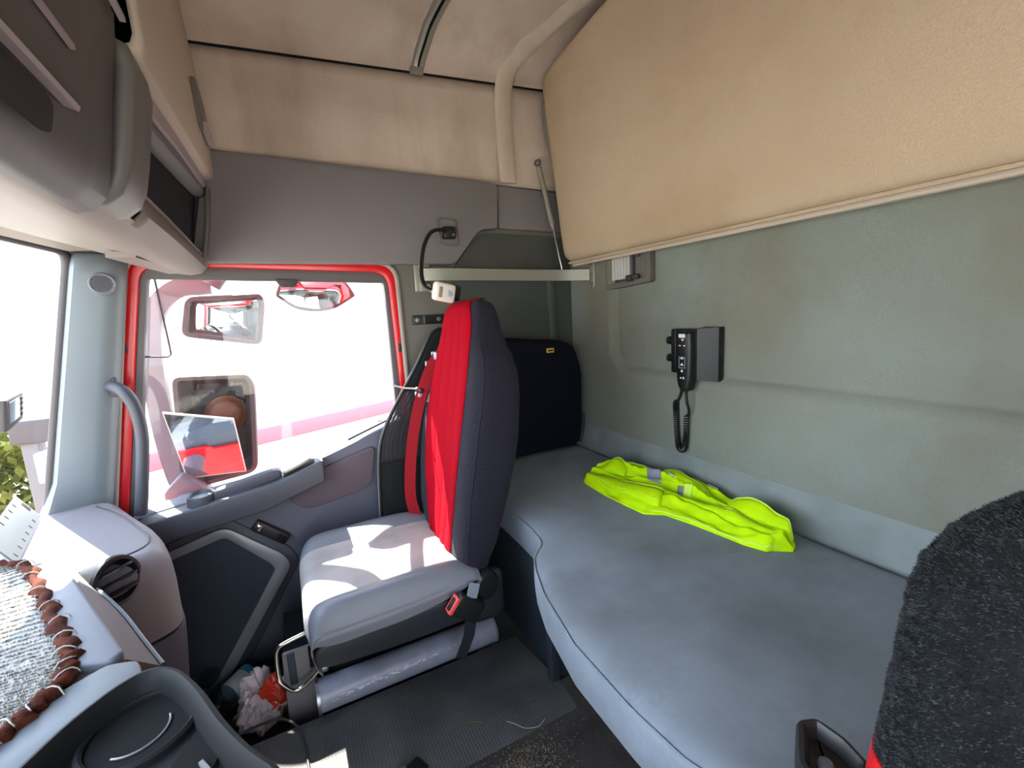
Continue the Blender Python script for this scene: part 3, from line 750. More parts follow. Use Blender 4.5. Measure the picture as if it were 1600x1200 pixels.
# ------------------------------------------------------------------ flat bar across the corner
def corner_bar():
    t = thing('corner_bar', 'pale flat metal bar spanning the corner between side lining and rear wall', 'bar', (1.55, -.8, 1.34))
    pts = spline([(1.634, -.478, 1.358), (1.610, -.52, 1.356), (1.598, -.62, 1.354), (1.595, -.80, 1.350), (1.585, -.95, 1.346), (1.555, -1.06, 1.342), (1.50, -1.135, 1.338)], 5)
    bm = bm_new(); strip_bm(bm, pts, (0, 0, 1), .043, .012); bevel(bm, .004, 2); link('bar', bm, 'alu', t)
    rbox('bracket', (1.642, -.478, 1.355), (.012, .045, .115), 'alu', t, r=.004)
    rbox('bracket_tab', (1.634, -.492, 1.312), (.012, .04, .03), 'alu', t, r=.003)
    rbox('bracket_tab', (1.634, -.492, 1.397), (.012, .04, .026), 'alu', t, r=.003)
    rbox('bracket', (1.487, YB + .012, 1.345), (.03, .018, .12), 'alu', t, r=.004)
    for p in ((1.628, -.492, 1.312), (1.628, -.492, 1.397), (1.626, -.482, 1.358)):
        lathe('screw', [(0, .004), (.006, .003), (.008, 0)], p, (-1, 0, 0), 'steel', t, 10)
    for z in (1.300, 1.34, 1.39):
        lathe('screw', [(0, .004), (.005, .003), (.006, 0)], (1.487, YB + .021, z), (0, 1, 0), 'steel', t, 10)
    h = thing('hook_strip', 'short black metal strip with screws on lining beside the red seat', 'strip', (1.64, -.49, 1.19))
    rbox('plate', (1.643, -.50, 1.196), (.014, .13, .034), 'black', h, r=.003)
    for y in (-.453, -.535): lathe('screw', [(0, .004), (.007, .003), (.009, 0)], (1.636, y, 1.196), (-1, 0, 0), 'steel', h, 12)
    rbox('catch', (1.634, -.478, 1.196), (.01, .006, .03), 'frame', h, r=.002)
corner_bar()

# ------------------------------------------------------------------ air vent in the rear wall
def vent():
    t = thing('wall_vent', 'small framed air vent with pleated pale filter under the tan bunk', 'vent', (1.29, YB, 1.27))
    y0, y1 = YB - .01, YB + .016
    fo = round_poly([(1.172, 1.283), (1.408, 1.268), (1.408, 1.42), (1.172, 1.42)], .006, 2)
    fi = round_poly([(1.195, 1.302), (1.392, 1.290), (1.392, 1.40), (1.195, 1.40)], .006, 2)
    link('frame', ring_bm(fo, fi, 'y', y0, y1, .003), 'lining', t)
    prism('back_plate', fi, 'y', y0, y0 + .008, 'doordark', t)
    for k in range(7):
        x = 1.278 + k * .0165
        bm = bm_new(); loft(bm, [[(x + .0078 * math.cos(q), y0 + .008 + .009 * max(0, math.sin(q)), z) for q in [math.pi * j / 6 for j in range(7)]] for z in (1.303 + .001 * (k % 2), 1.388 - .002 * (k % 3))])
        link('filter_pleat', bm, 'filter', t)
    rbox('divider', (1.262, y1 - .004, 1.35), (.010, .014, .10), 'frame', t, r=.003)
    sh_ = rbox('shutter', (1.228, y0 + .012, 1.35), (.052, .008, .10), 'lining', t, r=.002)
    rbox('slider_knob', (1.262, y1 + .008, 1.302), (.03, .022, .022), 'rubber', t, r=.006)
    rbox('slider_knob', (1.236, y1 + .004, 1.305), (.03, .018, .018), 'rubber', sh_, r=.006)
    rbox('clip', (1.235, y1 - .002, 1.382), (.02, .01, .02), 'frame', t, r=.003)
vent()

# ------------------------------------------------------------------ bunk remote on its black plate
def remote():
    p = thing('remote_cradle', 'black wall plate with two round sockets holding a remote on rear wall', 'cradle', (.99, YB, 1.04))
    yb = YB - .004
    rbox('plate', (1.012, yb + .016, 1.052), (.112, .034, .142), 'black', p, r=.005)
    # wedge on its driver side
    bm = bm_new()
    secs = []
    for z, a in ((.965, 0), (1.128, 0)):
        secs.append([(.962, yb, z), (.962, yb + .052, z + (.006 if z < 1 else -.006)), (.945, yb + .054, z + (.004 if z < 1 else -.004)), (.898, yb + .018, z), (.895, yb, z)])
    loft(bm, secs); bevel(bm, .004, 2); link('wedge', bm, 'black', p)
    rbox('cradle_rib', (1.026, yb + .044, 1.06), (.006, .03, .12), 'black', p, r=.002)
    for z in (1.085, 1.028):
        lathe('socket', [(.010, .0), (.010, .012), (.013, .012), (.013, .022), (.009, .024), (.007, .016), (0, .016)], (1.064, yb + .02, z), (1, .15, 0), 'black', p, 16)
    h = thing('bunk_remote', 'slim black handheld remote with white symbols hanging in the wall plate', 'remote', (.99, YB + .06, .95))
    y = yb + .052
    out = [(1.016, 1.108), (1.018, 1.06), (1.014, .99), (1.012, .955), (1.004, .928), (.985, .918), (.968, .926), (.960, .955), (.957, .99), (.955, 1.06), (.958, 1.108)]
    out = [(x, z + .01) for x, z in out]
    po = round_poly(out[::-1], .008, 3)
    secs = [[(a, y - .012, b) for a, b in po], [(a, y + .010, b) for a, b in po], [(a, y + .016, b) for a, b in offset_poly(po, -.004 if False else .004)], [(a, y + .018, b) for a, b in offset_poly(po, .009)]]
    bm = bm_new(); loft(bm, secs); rb_ = link('body', bm, 'black', h)
    yf = y + .0185
    def mark(name, pts): prism(name, pts, 'y', yf, yf + .0008, 'white', rb_)
    mark('maker_plate', [(.975, 1.099), (1.000, 1.099), (1.000, 1.110), (.975, 1.110)])
    mark('arrow_mark', [(.985, 1.088), (.991, 1.095), (.979, 1.095)])
    mark('dash_mark', [(.992, 1.073), (1.000, 1.073), (1.000, 1.076), (.992, 1.076)]); mark('dash_mark', [(.974, 1.073), (.982, 1.073), (.982, 1.076), (.974, 1.076)])
    link('key_border', ring_bm([(.975, 1.005), (.999, 1.005), (.999, 1.040), (.975, 1.040)], [(.9765, 1.0065), (.9975, 1.0065), (.9975, 1.0385), (.9765, 1.0385)], 'y', yf, yf + .0008), 'screen', rb_)
    mark('up_mark', [(.982, 1.033), (.992, 1.033), (.992, 1.038), (.982, 1.038)]); mark('arrow_mark', [(.980, 1.013), (.994, 1.013), (.987, 1.022)])
    lathe('round_mark', [(.0, .0008), (.004, .0008), (.004, 0)], (.987, yf, .996), (0, 1, 0), 'white', rb_, 12)
    mark('bar_mark', [(.988, .972), (.994, .972), (.994, .976), (.988, .976)]); mark('bar_mark', [(.978, .971), (.983, .971), (.983, .978), (.978, .978)])
    # cord: down from the plate, coiled loop, up to the handset
    a = [(1.020, y - .022, .990), (1.026, y - .024, .93), (1.038, y - .024, .895), (1.052, y - .024, .885)]
    tube('cord', a, .0042, 'black', h, 8, 5)
    tube('cord', [(.985, y + .002, .932), (.983, y, .895), (.984, y - .01, .868), (.995, y - .02, .848), (1.004, y - .02, .846)], [.0065] + [.0045] * 20, 'black', h, 8, 5)
    path = spline([(1.050, y - .024, .885), (1.048, y - .024, .84), (1.043, y - .022, .78), (1.034, y - .02, .738), (1.022, y - .02, .727), (1.010, y - .02, .738), (1.004, y - .02, .78), (1.002, y - .02, .846)], 40)
    fr = frames(path); pts = []
    L = 0; turns = 60; N = len(path)
    for i, (c, (tt, n, b)) in enumerate(zip(path, fr)):
        q = 2 * math.pi * turns * i / (N - 1)
    pts = []
    sub = 8
    tot = turns * sub
    for k in range(tot + 1):
        f = k / tot * (N - 1); i = min(int(f), N - 2); u = f - i
        c = path[i].lerp(path[i + 1], u); n = fr[i][1].lerp(fr[i + 1][1], u); b = fr[i][2].lerp(fr[i + 1][2], u)
        q = 2 * math.pi * k / sub
        pts.append(c + (n * math.cos(q) + b * math.sin(q)) * .0085)
    tube('coiled_cord', pts, .0021, 'black', h, 5)
remote()

# ------------------------------------------------------------------ reading lamp plugged into the side panel
def lamp():
    t = thing('gooseneck_lamp', 'gooseneck reading lamp with white head plugged into grey side panel', 'lamp', (1.6, -.58, 1.40))
    bm = ring_bm(round_poly([(-.545, 1.555), (-.62, 1.548), (-.625, 1.455), (-.55, 1.46)], .014, 4), round_poly([(-.5475, 1.5525), (-.6175, 1.5455), (-.6225, 1.4575), (-.5525, 1.4625)], .012, 4), 'x', 1.598, 1.606)
    link('socket_plate', bm, 'lining', t)
    pg_ = rbox('plug', (1.592, -.583, 1.50), (.03, .046, .042), 'black', t, r=.006)
    lathe('plug_screw', [(0, .003), (.004, .002), (.005, 0)], (1.577, -.595, 1.492), (-1, 0, 0), 'steel', pg_, 8)
    tube('gooseneck', [(1.58, -.565, 1.503), (1.55, -.535, 1.502), (1.51, -.49, 1.485), (1.48, -.455, 1.44), (1.46, -.435, 1.385), (1.44, -.425, 1.335), (1.41, -.425, 1.300), (1.37, -.435, 1.282)], .0065, 'black', t, 10, 6)
    tube('neck_collar', [(1.37, -.435, 1.282), (1.345, -.44, 1.276)], .007, 'seal', t, 10)
    rot = Matrix.Rotation(math.radians(12), 3, 'X') @ Matrix.Rotation(math.radians(10), 3, 'Z')
    hd_ = rbox('head', (1.315, -.452, 1.275), (.026, .072, .056), 'white', t, r=.010, rot=rot)
    rbox('head_back', (1.330, -.470, 1.278), (.022, .085, .050), 'black', t, r=.010, rot=rot)
    rbox('switch', (1.302, -.437, 1.276), (.006, .014, .034), 'seal', hd_, r=.002, rot=rot)
    lathe('lens', [(0, .004), (.007, .004), (.009, 0)], (1.302, -.466, 1.27), (-1, -.1, 0), 'screen', hd_, 14)
lamp()

# ------------------------------------------------------------------ dashboard
def dashboard():
    t = thing('dashboard', 'pale lilac dashboard running under the windscreen', 'dashboard', (.6, .45, .2))
    # outer pod beside the door
    out = [(1.47, .395), (1.62, .47), (1.62, .70), (.80, .70), (.80, .50), (1.055, .43), (1.10, .34), (1.148, .262), (1.30, .305)]
    po = round_poly(out, [.05, .05, .05, .05, .05, .05, .05, .045, .06], 5)
    bm = bm_new(); secs = []
    for ins, z in ((.0, .56), (.0, .655), (.002, .690), (.007, .712), (.015, .730), (.026, .741), (.036, .745)):
        secs.append([(x, y, z) for x, y in (offset_poly(po, ins) if ins else po)])
    loft(bm, secs); link('pod', bm, 'dash', t, angle=50)
    bm = bm_new(); secs = []
    for ins, z in ((.03, .06), (.02, .30), (.0, .50), (-.003, .555)):
        secs.append([(x, y, z) for x, y in (offset_poly(po, ins) if ins else po)])
    loft(bm, secs); link('knee_panel', bm, 'dashdark', t, angle=75)
    bm = bm_new(); tube_bm(bm, spline([(1.06, .62, .7455), (1.10, .47, .7455), (1.145, .36, .7455), (1.18, .318, .7455), (1.23, .318, .7455), (1.30, .35, .7455), (1.45, .428, .7455), (1.555, .50, .7455)], 6), .0022, 5); link('seam', bm, 'rubber', t)
    # front apron up to the glass
    bm = bm_new(); secs = []
    for i in range(31):
        x = XL + (1.12 - XL) * i / 30
        ins = ss(1.0, 1.12, x); z0 = .772 * (1 - ins) + .750 * ins
        secs.append([(x, ws_y(x, .70) + .01, .69), (x, ws_y(x, .70) - .03, .70 + .02 * (1 - ins)), (x, .56, z0 - .012), (x, .50, z0 - .002), (x, .45, z0)])
    loft(bm, secs, closed=False); o = link('apron', bm, 'dash', t, angle=60); o.modifiers.new('t', 'SOLIDIFY').thickness = .004
    # middle block, its top carries the towel
    mid = [(1.10, .40), (1.10, .58), (XL, .58), (XL, .31), (.56, .31), (.715, .245)]
    po = round_poly(mid, [.02, 0, 0, 0, .02, .015], 3)
    bm = bm_new(); loft(bm, [[(x, y, z) for x, y in (offset_poly(po, i) if i else po)] for i, z in ((.03, FZ), (.01, .60), (0, .70), (0, .762), (.004, .768), (.012, .771))]); link('centre_block', bm, 'dash', t, angle=50)
    # raised grey ledge along the edge of the middle
    led = round_poly([(1.118, .425), (1.10, .462), (.905, .372), (.722, .282), (.712, .245), (.726, .236)], [.006, .006, .02, .006, .01, .006], 3)
    prism('ledge', led, 'z', .755, .785, 'dashgrey', t, r=.006, seg=3)
    bm = bm_new()
    a = [(1.10, .41, .776), (.99, .36, .776), (.85, .298, .776), (.726, .240, .774)]; b = [(1.07, .375, .735), (.975, .312, .714), (.89, .266, .70), (.815, .226, .69)]; c = [(1.08, .34, .60), (1.0, .29, .50), (.90, .25, .45), (.815, .222, .40)]
    rows = [spline(a, 5), spline(b, 5), spline(c, 5)]
    top = [Vector(p) + Vector((-.03, .05, -.03)) for p in rows[0]]; bot = [Vector(p) + Vector((-.05, .08, 0)) for p in rows[2]]
    loft(bm, [list(r) for r in zip(top, rows[0], rows[1], rows[2], bot)])
    link('side_slope', bm, 'dash', t, angle=40)
    bm = bm_new(); tube_bm(bm, [Vector(p) + Vector((.002, -.002, .001)) for p in rows[1]], .003, 6); link('slope_edge', bm, 'consolelight', t)
    rbox('ledge_post', (.735, .262, .735), (.045, .03, .05), 'consolelight', t, r=.004, rot=Matrix.Rotation(math.radians(24), 3, 'Z'))
    # round air outlet with vanes turned out
    d = Vector((-.55, -.82, .10)).normalized(); c0 = Vector((1.098, .352, .722))
    vr_ = lathe('vent_rim', [(.040, -.04), (.046, .0), (.050, .006), (.048, .013), (.041, .015), (.036, .008), (.032, -.02), (0, -.02)], c0, d, 'black', t, 28)
    side = d.cross(Vector((0, 0, 1))).normalized(); up = side.cross(d)
    for k, (h, tw) in enumerate(((.019, .3), (-.002, .25), (-.022, .2))):
        bm = bm_new(); w_ = math.sqrt(max(.0001, 0.037 ** 2 - h * h))
        secs = []
        for j in range(9):
            u = -1 + 2 * j / 8; ww = math.sqrt(max(0.02, 1 - u * u))
            p = c0 + up * h + side * (u * w_) ; dd = (d + up * tw).normalized(); n = side.cross(dd)
            secs.append([p - dd * .01 - n * .0015, p + dd * .042 * ww - n * .0015, p + dd * .042 * ww + n * .0015, p - dd * .01 + n * .0015])
        loft(bm, secs); link('vane', bm, 'black', vr_)
dashboard()

def console():
    t = thing('centre_console', 'dark console tray with round cup recess jutting out of the dashboard', 'console', (.5, .2, FZ))
    # plan outlines, counter-clockwise
    ro = [(.418, .040), (.463, .072), (.515, .100), (.579, .128), (.622, .152), (.644, .176), (.646, .200), (.630, .224), (.593, .254), (.528, .285), (.44, .32), (.30, .33), (.22, .20), (.28, .06)]
    ri = offset_poly(ro, .014); rj = offset_poly(ro, .030)
    ro = round_poly(ro, .02, 3); 
    ri = offset_poly(ro, .009); rb = offset_poly(ro, .014); rb2 = offset_poly(ro, .018)
    bm = bm_new()
    loft(bm, [[(x, y, .50) for x, y in offset_poly(ro, .03)], [(x, y, .74) for x, y in ro], [(x, y, .792) for x, y in ro], [(x, y, .799) for x, y in offset_poly(ro, .003)], [(x, y, .80) for x, y in offset_poly(ro, .007)],
              [(x, y, .798) for x, y in ri], [(x, y, .788) for x, y in rb], [(x, y, .7715) for x, y in rb2]])
    link('tray', bm, 'console', t, angle=45)
    # cup recess: rim ring, bowl wall and the low ring on its floor
    lathe('cup_rim', [(.048, -.002), (.048, .004), (.051, .006), (.055, .004), (.055, -.002)], (.575, .186, .773), (0, 0, 1), 'console', t, 36)
    lathe('cup_floor', [(0, .0), (.047, .0), (.047, .0015), (0, .0015)], (.575, .186, .7725), (0, 0, 1), 'matte', t, 36)
    bm = bm_new(); c = Vector((.572, .190, .775)); tube_bm(bm, [c + Vector((math.cos(q), math.sin(q), 0)) * .030 for q in [math.radians(150 + 10 * k) for k in range(15)]], .0012, 6); link('cup_ring', bm, 'silver', t)
    prism('coin_slot', round_poly([(.545, .128), (.500, .104), (.455, .120), (.50, .150)], .006, 3), 'z', .771, .775, 'matte', t)
    bm = bm_new(); strip_bm(bm, [(.492, .121, .777), (.478, .113, .777)], (0, 0, 1), .004, .004); link('slot_tab', bm, 'silver', t)
    # pale collar between tray and dash
    col = round_poly([(.655, .200), (.70, .215), (.712, .25), (.665, .315), (.56, .36), (.40, .38), (.40, .325), (.53, .288), (.597, .256), (.635, .226)], .008, 2)
    prism('collar', col, 'z', .70, .782, 'consolelight', t, r=.005)
console()

def towel():
    t = thing('dash_towel', 'white looped towel with brown crocheted border on dashboard', 'towel', (.9, .42, .77))
    edge = [(1.150, .53), (1.118, .478), (.984, .408), (.856, .347), (.765, .303), (.705, .290), (.655, .302), (.615, .322), (.50, .335), (.30, .34), (.0, .345), (-.2, .35)]
    ed = spline([(x, y, 0) for x, y in edge], 8)
    bm = bm_new(); secs = []
    for i, p in enumerate(ed):
        far = Vector((p.x * .9 + .06, .60 if p.x < 1.1 else .58, 0))
        row = []
        for k in range(44):
            u = k / 43; q = p.lerp(far, u)
            z = .776 + .010 * ss(0, .05, u) + .0022 * noise.noise((q.x * 95, q.y * 95, 0)) + .001 * noise.noise((q.x * 220, q.y * 220, 3))
            row.append((q.x, q.y, z))
        secs.append(row)
    loft(bm, secs, closed=False); o = link('pile', bm, 'towel', t, angle=80); o.modifiers.new('t', 'SOLIDIFY').thickness = .004
    # loops: small tufts all over the visible part
    bm = bm_new()
    for _ in range(20000):
        p = ed[random.randrange(len(ed) - 20)]; far = Vector((p.x * .9 + .06, .60 if p.x < 1.1 else .58, 0)); q = p.lerp(far, random.uniform(.02, .9))
        a = random.uniform(0, 6.28); l = random.uniform(.0016, .003); dx, dy = math.cos(a) * l, math.sin(a) * l; z = .7868
        vs = [bm.verts.new((q.x - dx, q.y - dy, z - .0015)), bm.verts.new((q.x + dx, q.y + dy, z - .0015)), bm.verts.new((q.x + dy * .4, q.y - dx * .4, z + .0022))]
        bm.faces.new(vs)
    o = link('loops', bm, 'towel', t, smooth=False); o['kind'] = 'stuff'
    # border: a thick wound cord with waves, and pale stitches that wrap it
    bm = bm_new(); pts = []; rad = []
    for i, p in enumerate(ed):
        nxt = ed[min(i + 1, len(ed) - 1)]; pr = ed[max(i - 1, 0)]; tg = (nxt - pr).normalized(); nn = Vector((-tg.y, tg.x, 0))
        pts.append(Vector((p.x, p.y, .783)) + nn * (.005 * math.sin(i * 1.9)) ); rad.append(.0095 + .002 * math.sin(i * 1.3) + random.uniform(-.001, .001))
    tube_bm(bm, pts, rad, 10); link('border', bm, 'crochet', t, angle=80)
    bm = bm_new()
    for i in range(8, len(pts) - 12, 4):
        p = pts[i]; tg = (pts[i + 1] - pts[i - 1]).normalized(); nn = tg.cross(Vector((0, 0, 1)))
        q = [p + nn * (.0125 * math.cos(a)) + Vector((0, 0, .0115 * math.sin(a))) + tg * random.uniform(-.002, .002) for a in [math.pi * j / 6 for j in range(7)]]
        tube_bm(bm, q, .0009, 5)
    o = link('stitches', bm, 'towel', t); o['kind'] = 'stuff'
towel()

# ------------------------------------------------------------------ passenger seat
SX = 1.27
BK = [  # z, half width, front y at the middle, back y, bolster
    (.46, .185, -.365, -.425, .00), (.52, .205, -.362, -.455, .01), (.60, .222, -.375, -.488, .04), (.72, .232, -.392, -.528, .058), (.86, .235, -.412, -.565, .055),
    (.98, .230, -.430, -.578, .035), (1.04, .222, -.442, -.578, .03), (1.085, .200, -.450, -.575, .022), (1.12, .165, -.455, -.570, .012), (1.16, .142, -.460, -.565, .008),
    (1.20, .132, -.466, -.560, .005), (1.225, .122, -.474, -.555, .003), (1.238, .105, -.484, -.548, 0), (1.244, .075, -.497, -.538, 0)]
def bk(z):
    return [slerp([(r[0], r[i]) for r in BK], z) if i == 1 else lerp([(r[0], r[i]) for r in BK], z) for i in (1, 2, 3, 4)]
def sgnp(v, p): return math.copysign(abs(v) ** p, v)
def bk_pt(z, q, grow=0.):
    hw, yf, yb, bo = bk(z); yc, d = (yf + yb) / 2, (yf - yb) / 2
    c, s = math.cos(q), math.sin(q); cx, sy = sgnp(c, .55), sgnp(s, .55)
    y = yc + (d + grow) * sy + (bo * abs(cx) ** 2.2 * max(0, sy))
    return Vector((SX + (hw + grow) * cx, y, z))
def bk_front(z, x):
    hw, yf, yb, bo = bk(z); cx = max(-.999, min(.999, (x - SX) / hw)); c = abs(cx) ** (1 / .55); s = math.sqrt(max(0, 1 - c * c))
    yc, d = (yf + yb) / 2, (yf - yb) / 2
    return yc + d * s ** .55 + bo * abs(cx) ** 2.2 * s ** .55
def seat():
    t = thing('passenger_seat', 'passenger seat with grey cushion under red and navy fleece cover', 'seat', (SX, -.2, FW))
    bm = bm_new(); zs = [.46 + (1.244 - .46) * k / 60 for k in range(61)]
    secs = [[bk_pt(z, 2 * math.pi * k / 56) + Vector((noise.noise((z * 9, k * .3, 2)), noise.noise((z * 9, k * .3, 7)), 0)) * .002 for k in range(56)] for z in zs]
    loft(bm, secs); back = link('backrest', bm, 'navy', t, angle=80)
    # red centre panel with stitched channels
    bm = bm_new(); secs = []; N = 44
    wid = [(.47, .085), (.55, .10), (.70, .135), (.86, .150), (1.0, .145), (1.08, .135), (1.13, .122), (1.18, .115), (1.22, .10), (1.24, .07)]
    for i in range(64):
        z = .47 + (1.243 - .47) * i / 63; wv = lerp(wid, z); row = []
        for k in range(N + 1):
            u = -1 + 2 * k / N; x = SX - .0 + u * wv
            ch = .0045 * abs(math.sin(math.pi * (u + 1) * 2)) ** .5
            y = bk_front(z, x) + .0025 + ch
            if k in (0, N): y -= .006
            row.append((x, y, z))
        secs.append(row)
    # roll over the top
    last = secs[-1]; secs.append([(x, y - .022, 1.249) for x, y, z in last]); secs.append([(x, y - .05, 1.247) for x, y, z in last])
    loft(bm, secs, closed=False); rp = link('red_panel', bm, 'redfab', back, angle=80)
    for u in (-1, 1):
        bm = bm_new(); tube_bm(bm, [(SX + u * lerp(wid, z) * 1.0, bk_front(z, SX + u * lerp(wid, z)) + .002, z) for z in [.47 + .77 * k / 50 for k in range(51)]], .0028, 6); link('edge_seam', bm, 'redfab', back)
    # side seam of the cover
    bm = bm_new(); tube_bm(bm, [bk_pt(z, math.radians(158), .0) for z in [.50 + .62 * k / 40 for k in range(41)]], .0025, 6); link('cover_seam', bm, 'navy', back)
    # cushion
    x0, x1 = 1.035, 1.505
    prof = [(-.40, -.01, 0), (-.37, .0, .4), (-.30, .004, .8), (-.2, .002, 1), (-.10, .0, 1), (-.04, -.001, 1), (-.005, -.004, .9), (.014, -.011, .7), (.027, -.024, .45), (.033, -.042, .25), (.034, -.065, .1), (.028, -.095, 0), (.018, -.115, 0)]
    ptsv = spline([(a, b, c) for a, b, c in prof], 4)
    def sheet(name, us, m, lift=0):
        bm = bm_new(); rows = []
        for u in us:
            x = (x0 + x1) / 2 + (x1 - x0) / 2 * max(-1, min(1, u)); row = []
            a = abs(u); bo = .026 * ss(.5, .8, a) * (1 - ss(.86, 1.0, a) * 1.0) - .030 * ss(.88, 1.0, a) ** 2 - (a - 1) * .25 * (a > 1)
            for v in ptsv:
                fr = max(0, v.z)
                y = v.x - (.012 * ss(.6, 1, a) if v.x > -.05 else 0)
                z = .525 + v.y + bo * max(.25, fr) + lift
                row.append((x, y, max(z, .40)))
            rows.append(row)
        loft(bm, rows, closed=False); o = link(name, bm, m, t, angle=80); return o
    sheet('cushion_bolster', [-1.12, -1.05, -1, -.985, -.96, -.92, -.87, -.8, -.72, -.66, -.60], 'vinyl')
    sheet('cushion_bolster', [.60, .66, .72, .8, .87, .92, .96, .985, 1, 1.05, 1.12], 'vinyl')
    sheet('cushion_insert', [-.60 + 1.2 * k / 20 for k in range(21)], 'seatfab', .0005)
    for s in (-1, 1):
        bm = bm_new(); a = .985; x = (x0 + x1) / 2 + s * (x1 - x0) / 2 * a
        tube_bm(bm, [(x + s * .0015, v.x - .0115 * (v.x > -.05), .525 + v.y - .0255 * max(.25, v.z)) for v in ptsv[8:] if v.y > -.07], .0022, 6); link('cushion_piping', bm, 'piping', t)
    # dark sides and underside of the cushion
    side = round_poly([(.012, .470), (.026, .44), (.018, .418), (-.02, .408), (-.20, .398), (-.40, .40), (-.40, .478), (-.02, .476)], [.02, .02, .02, .03, .05, .02, .02, .03], 4)
    prism('cushion_side', side, 'x', x0 + .001, x1 - .001, 'vinyldark', t, r=.012, seg=3)
    # recliner cover and hinge
    lathe('recliner_cover', [(.0, .020), (.030, .018), (.038, .010), (.040, 0), (.040, -.02)], (1.052, -.415, .475), (-1, -.15, .1), 'black', t, 24)
    rbox('hinge_cover', (1.075, -.425, .43), (.05, .10, .14), 'vinyldark', t, r=.02)
    # buckle on its stalk
    rot = Matrix.Rotation(math.radians(-52), 3, 'X')
    bq = rbox('belt_buckle', (1.012, -.345, .455), (.026, .058, .085), 'black', t, r=.008, rot=rot)
    rbox('release_button', (1.006, -.306, .482), (.028, .046, .013), 'buckle', bq, r=.004, rot=rot)
    rbox('button_slot', (1.001, -.300, .489), (.012, .032, .004), 'black', bq, r=.001, rot=rot)
    bm = bm_new(); strip_bm(bm, [(1.012, -.352, .503), (1.012, -.378, .490)], (.2, .4, 1), .036, .004); bevel(bm, .0015, 1); link('spare_tongue', bm, 'tongue', t)
    bm = bm_new(); strip_bm(bm, [(1.02, -.36, .43), (1.03, -.35, .36), (1.05, -.33, .29)], (0, 1, .2), .03, .006); link('buckle_stalk', bm, 'vinyldark', t)
    # pedestal
    prism('pedestal', [(.015, FW), (.015, .405), (-.45, .405), (-.45, FW)], 'x', 1.245, 1.47, 'matte', t, r=.006)
    prism('pedestal_step', [(-.02, FZ), (-.02, .29), (-.50, .29), (-.50, FZ)], 'x', 1.23, 1.247, 'matte', t, r=.003)
    prism('front_plate', round_poly([(.105, FW), (.098, .345), (.022, .345), (.022, FW)], .004, 2), 'x', 1.238, 1.25, 'foil', t, r=.002)
    prism('front_box', [(.10, FW), (.095, .33), (.01, .33), (.01, FW)], 'x', 1.25, 1.46, 'matte', t)
    rbox('plate_rib', (1.234, .078, .30), (.010, .018, .09), 'basedark', t, r=.002)
    rbox('plate_shadow_block', (1.236, .03, .315), (.010, .012, .06), 'matte', t, r=.001)  # black block standing in for the shade in a gap
    # chrome loop lever
    lv = [(1.20, .012, .375), (1.20, .012, .305), (1.20, .016, .295), (1.20, .05, .268), (1.20, .078, .262), (1.20, .098, .285), (1.20, .108, .31), (1.20, .108, .37), (1.20, .102, .392), (1.20, .085, .402), (1.21, .0, .41)]
    tube('adjuster_lever', lv, .0055, 'chrome', t, 10, 4)
    rbox('lever_clip', (1.20, .003, .293), (.014, .02, .014), 'steel', t, r=.003)
    # belt across the outer bolster
    bp = spline([(1.42, -.455, 1.085), (1.435, -.418, 1.02), (1.448, -.385, .93), (1.455, -.355, .82), (1.46, -.335, .70), (1.46, -.328, .60), (1.45, -.34, .525)], 6)
    bm = bm_new(); strip_bm(bm, bp, (.35, .93, 0), .036, .003); link('seat_belt', bm, 'beltred', t)
    rbox('belt_guide', (1.428, -.452, 1.078), (.05, .03, .026), 'tongue', t, r=.004)
    rbox('belt_guide_arm', (1.465, -.425, 1.035), (.008, .012, .05), 'steel', t, r=.003)
    rbox('belt_clip', (1.466, -.392, .965), (.056, .018, .016), 'black', t, r=.004)
    rbox('belt_clip', (1.466, -.388, .95), (.044, .016, .014), 'tongue', t, r=.003)
    tube('clip_wire', [(1.48, -.39, .967), (1.50, -.35, .972), (1.512, -.315, .985)], .003, 'steel', t, 6)
seat()
def seat_tube():
    t = thing('metal_tube', 'scuffed grey metal tube lying along the floor below passenger seat', 'tube', (1.195, -.22, FZ))
    y0, y1, r = .028, -.485, .041
    c = (1.192, 0, FZ + r + .004)
    lathe('pipe', [(.0, 0), (r - .004, 0), (r, .002), (r, abs(y1 - y0)), (r - .006, abs(y1 - y0)), (r - .006, abs(y1 - y0) - .02), (0, abs(y1 - y0) - .02)], (c[0], y0, c[2]), (0, -1, 0), 'tube', t, 36)
    lathe('end_collar', [(r + .0005, 0), (r + .002, .0), (r + .002, .008), (r + .0005, .008)], (c[0], y0 + .001, c[2]), (0, -1, 0), 'steel', t, 36)
    lathe('end_collar', [(r - .004, 0), (r + .0015, .0), (r + .0015, .006), (r - .004, .006)], (c[0], y1 + .005, c[2]), (0, -1, 0), 'foil', t, 36)
    bm = bm_new(); rnd = random.Random(3)
    for _ in range(110):
        y = rnd.gauss(-.16, .09)
        if not (-.42 < y < .0): continue
        q = math.radians(162 + (y + .16) * 40 + rnd.gauss(0, 4)); l = rnd.uniform(.003, .016); h = rnd.uniform(.0006, .0016)
        def pp(yy, qq): return (c[0] + math.cos(qq) * (r + .0004), yy, c[2] + math.sin(qq) * (r + .0004))
        v = [bm.verts.new(pp(a, b)) for a, b in ((y, q), (y + l, q + rnd.uniform(-.02, .02)), (y + l * .8, q + h / r), (y + l * .1, q + h / r))]
        bm.faces.new(v)
    o = link('scuff_marks', bm, 'scuff', t, smooth=False); o['kind'] = 'stuff'
seat_tube()

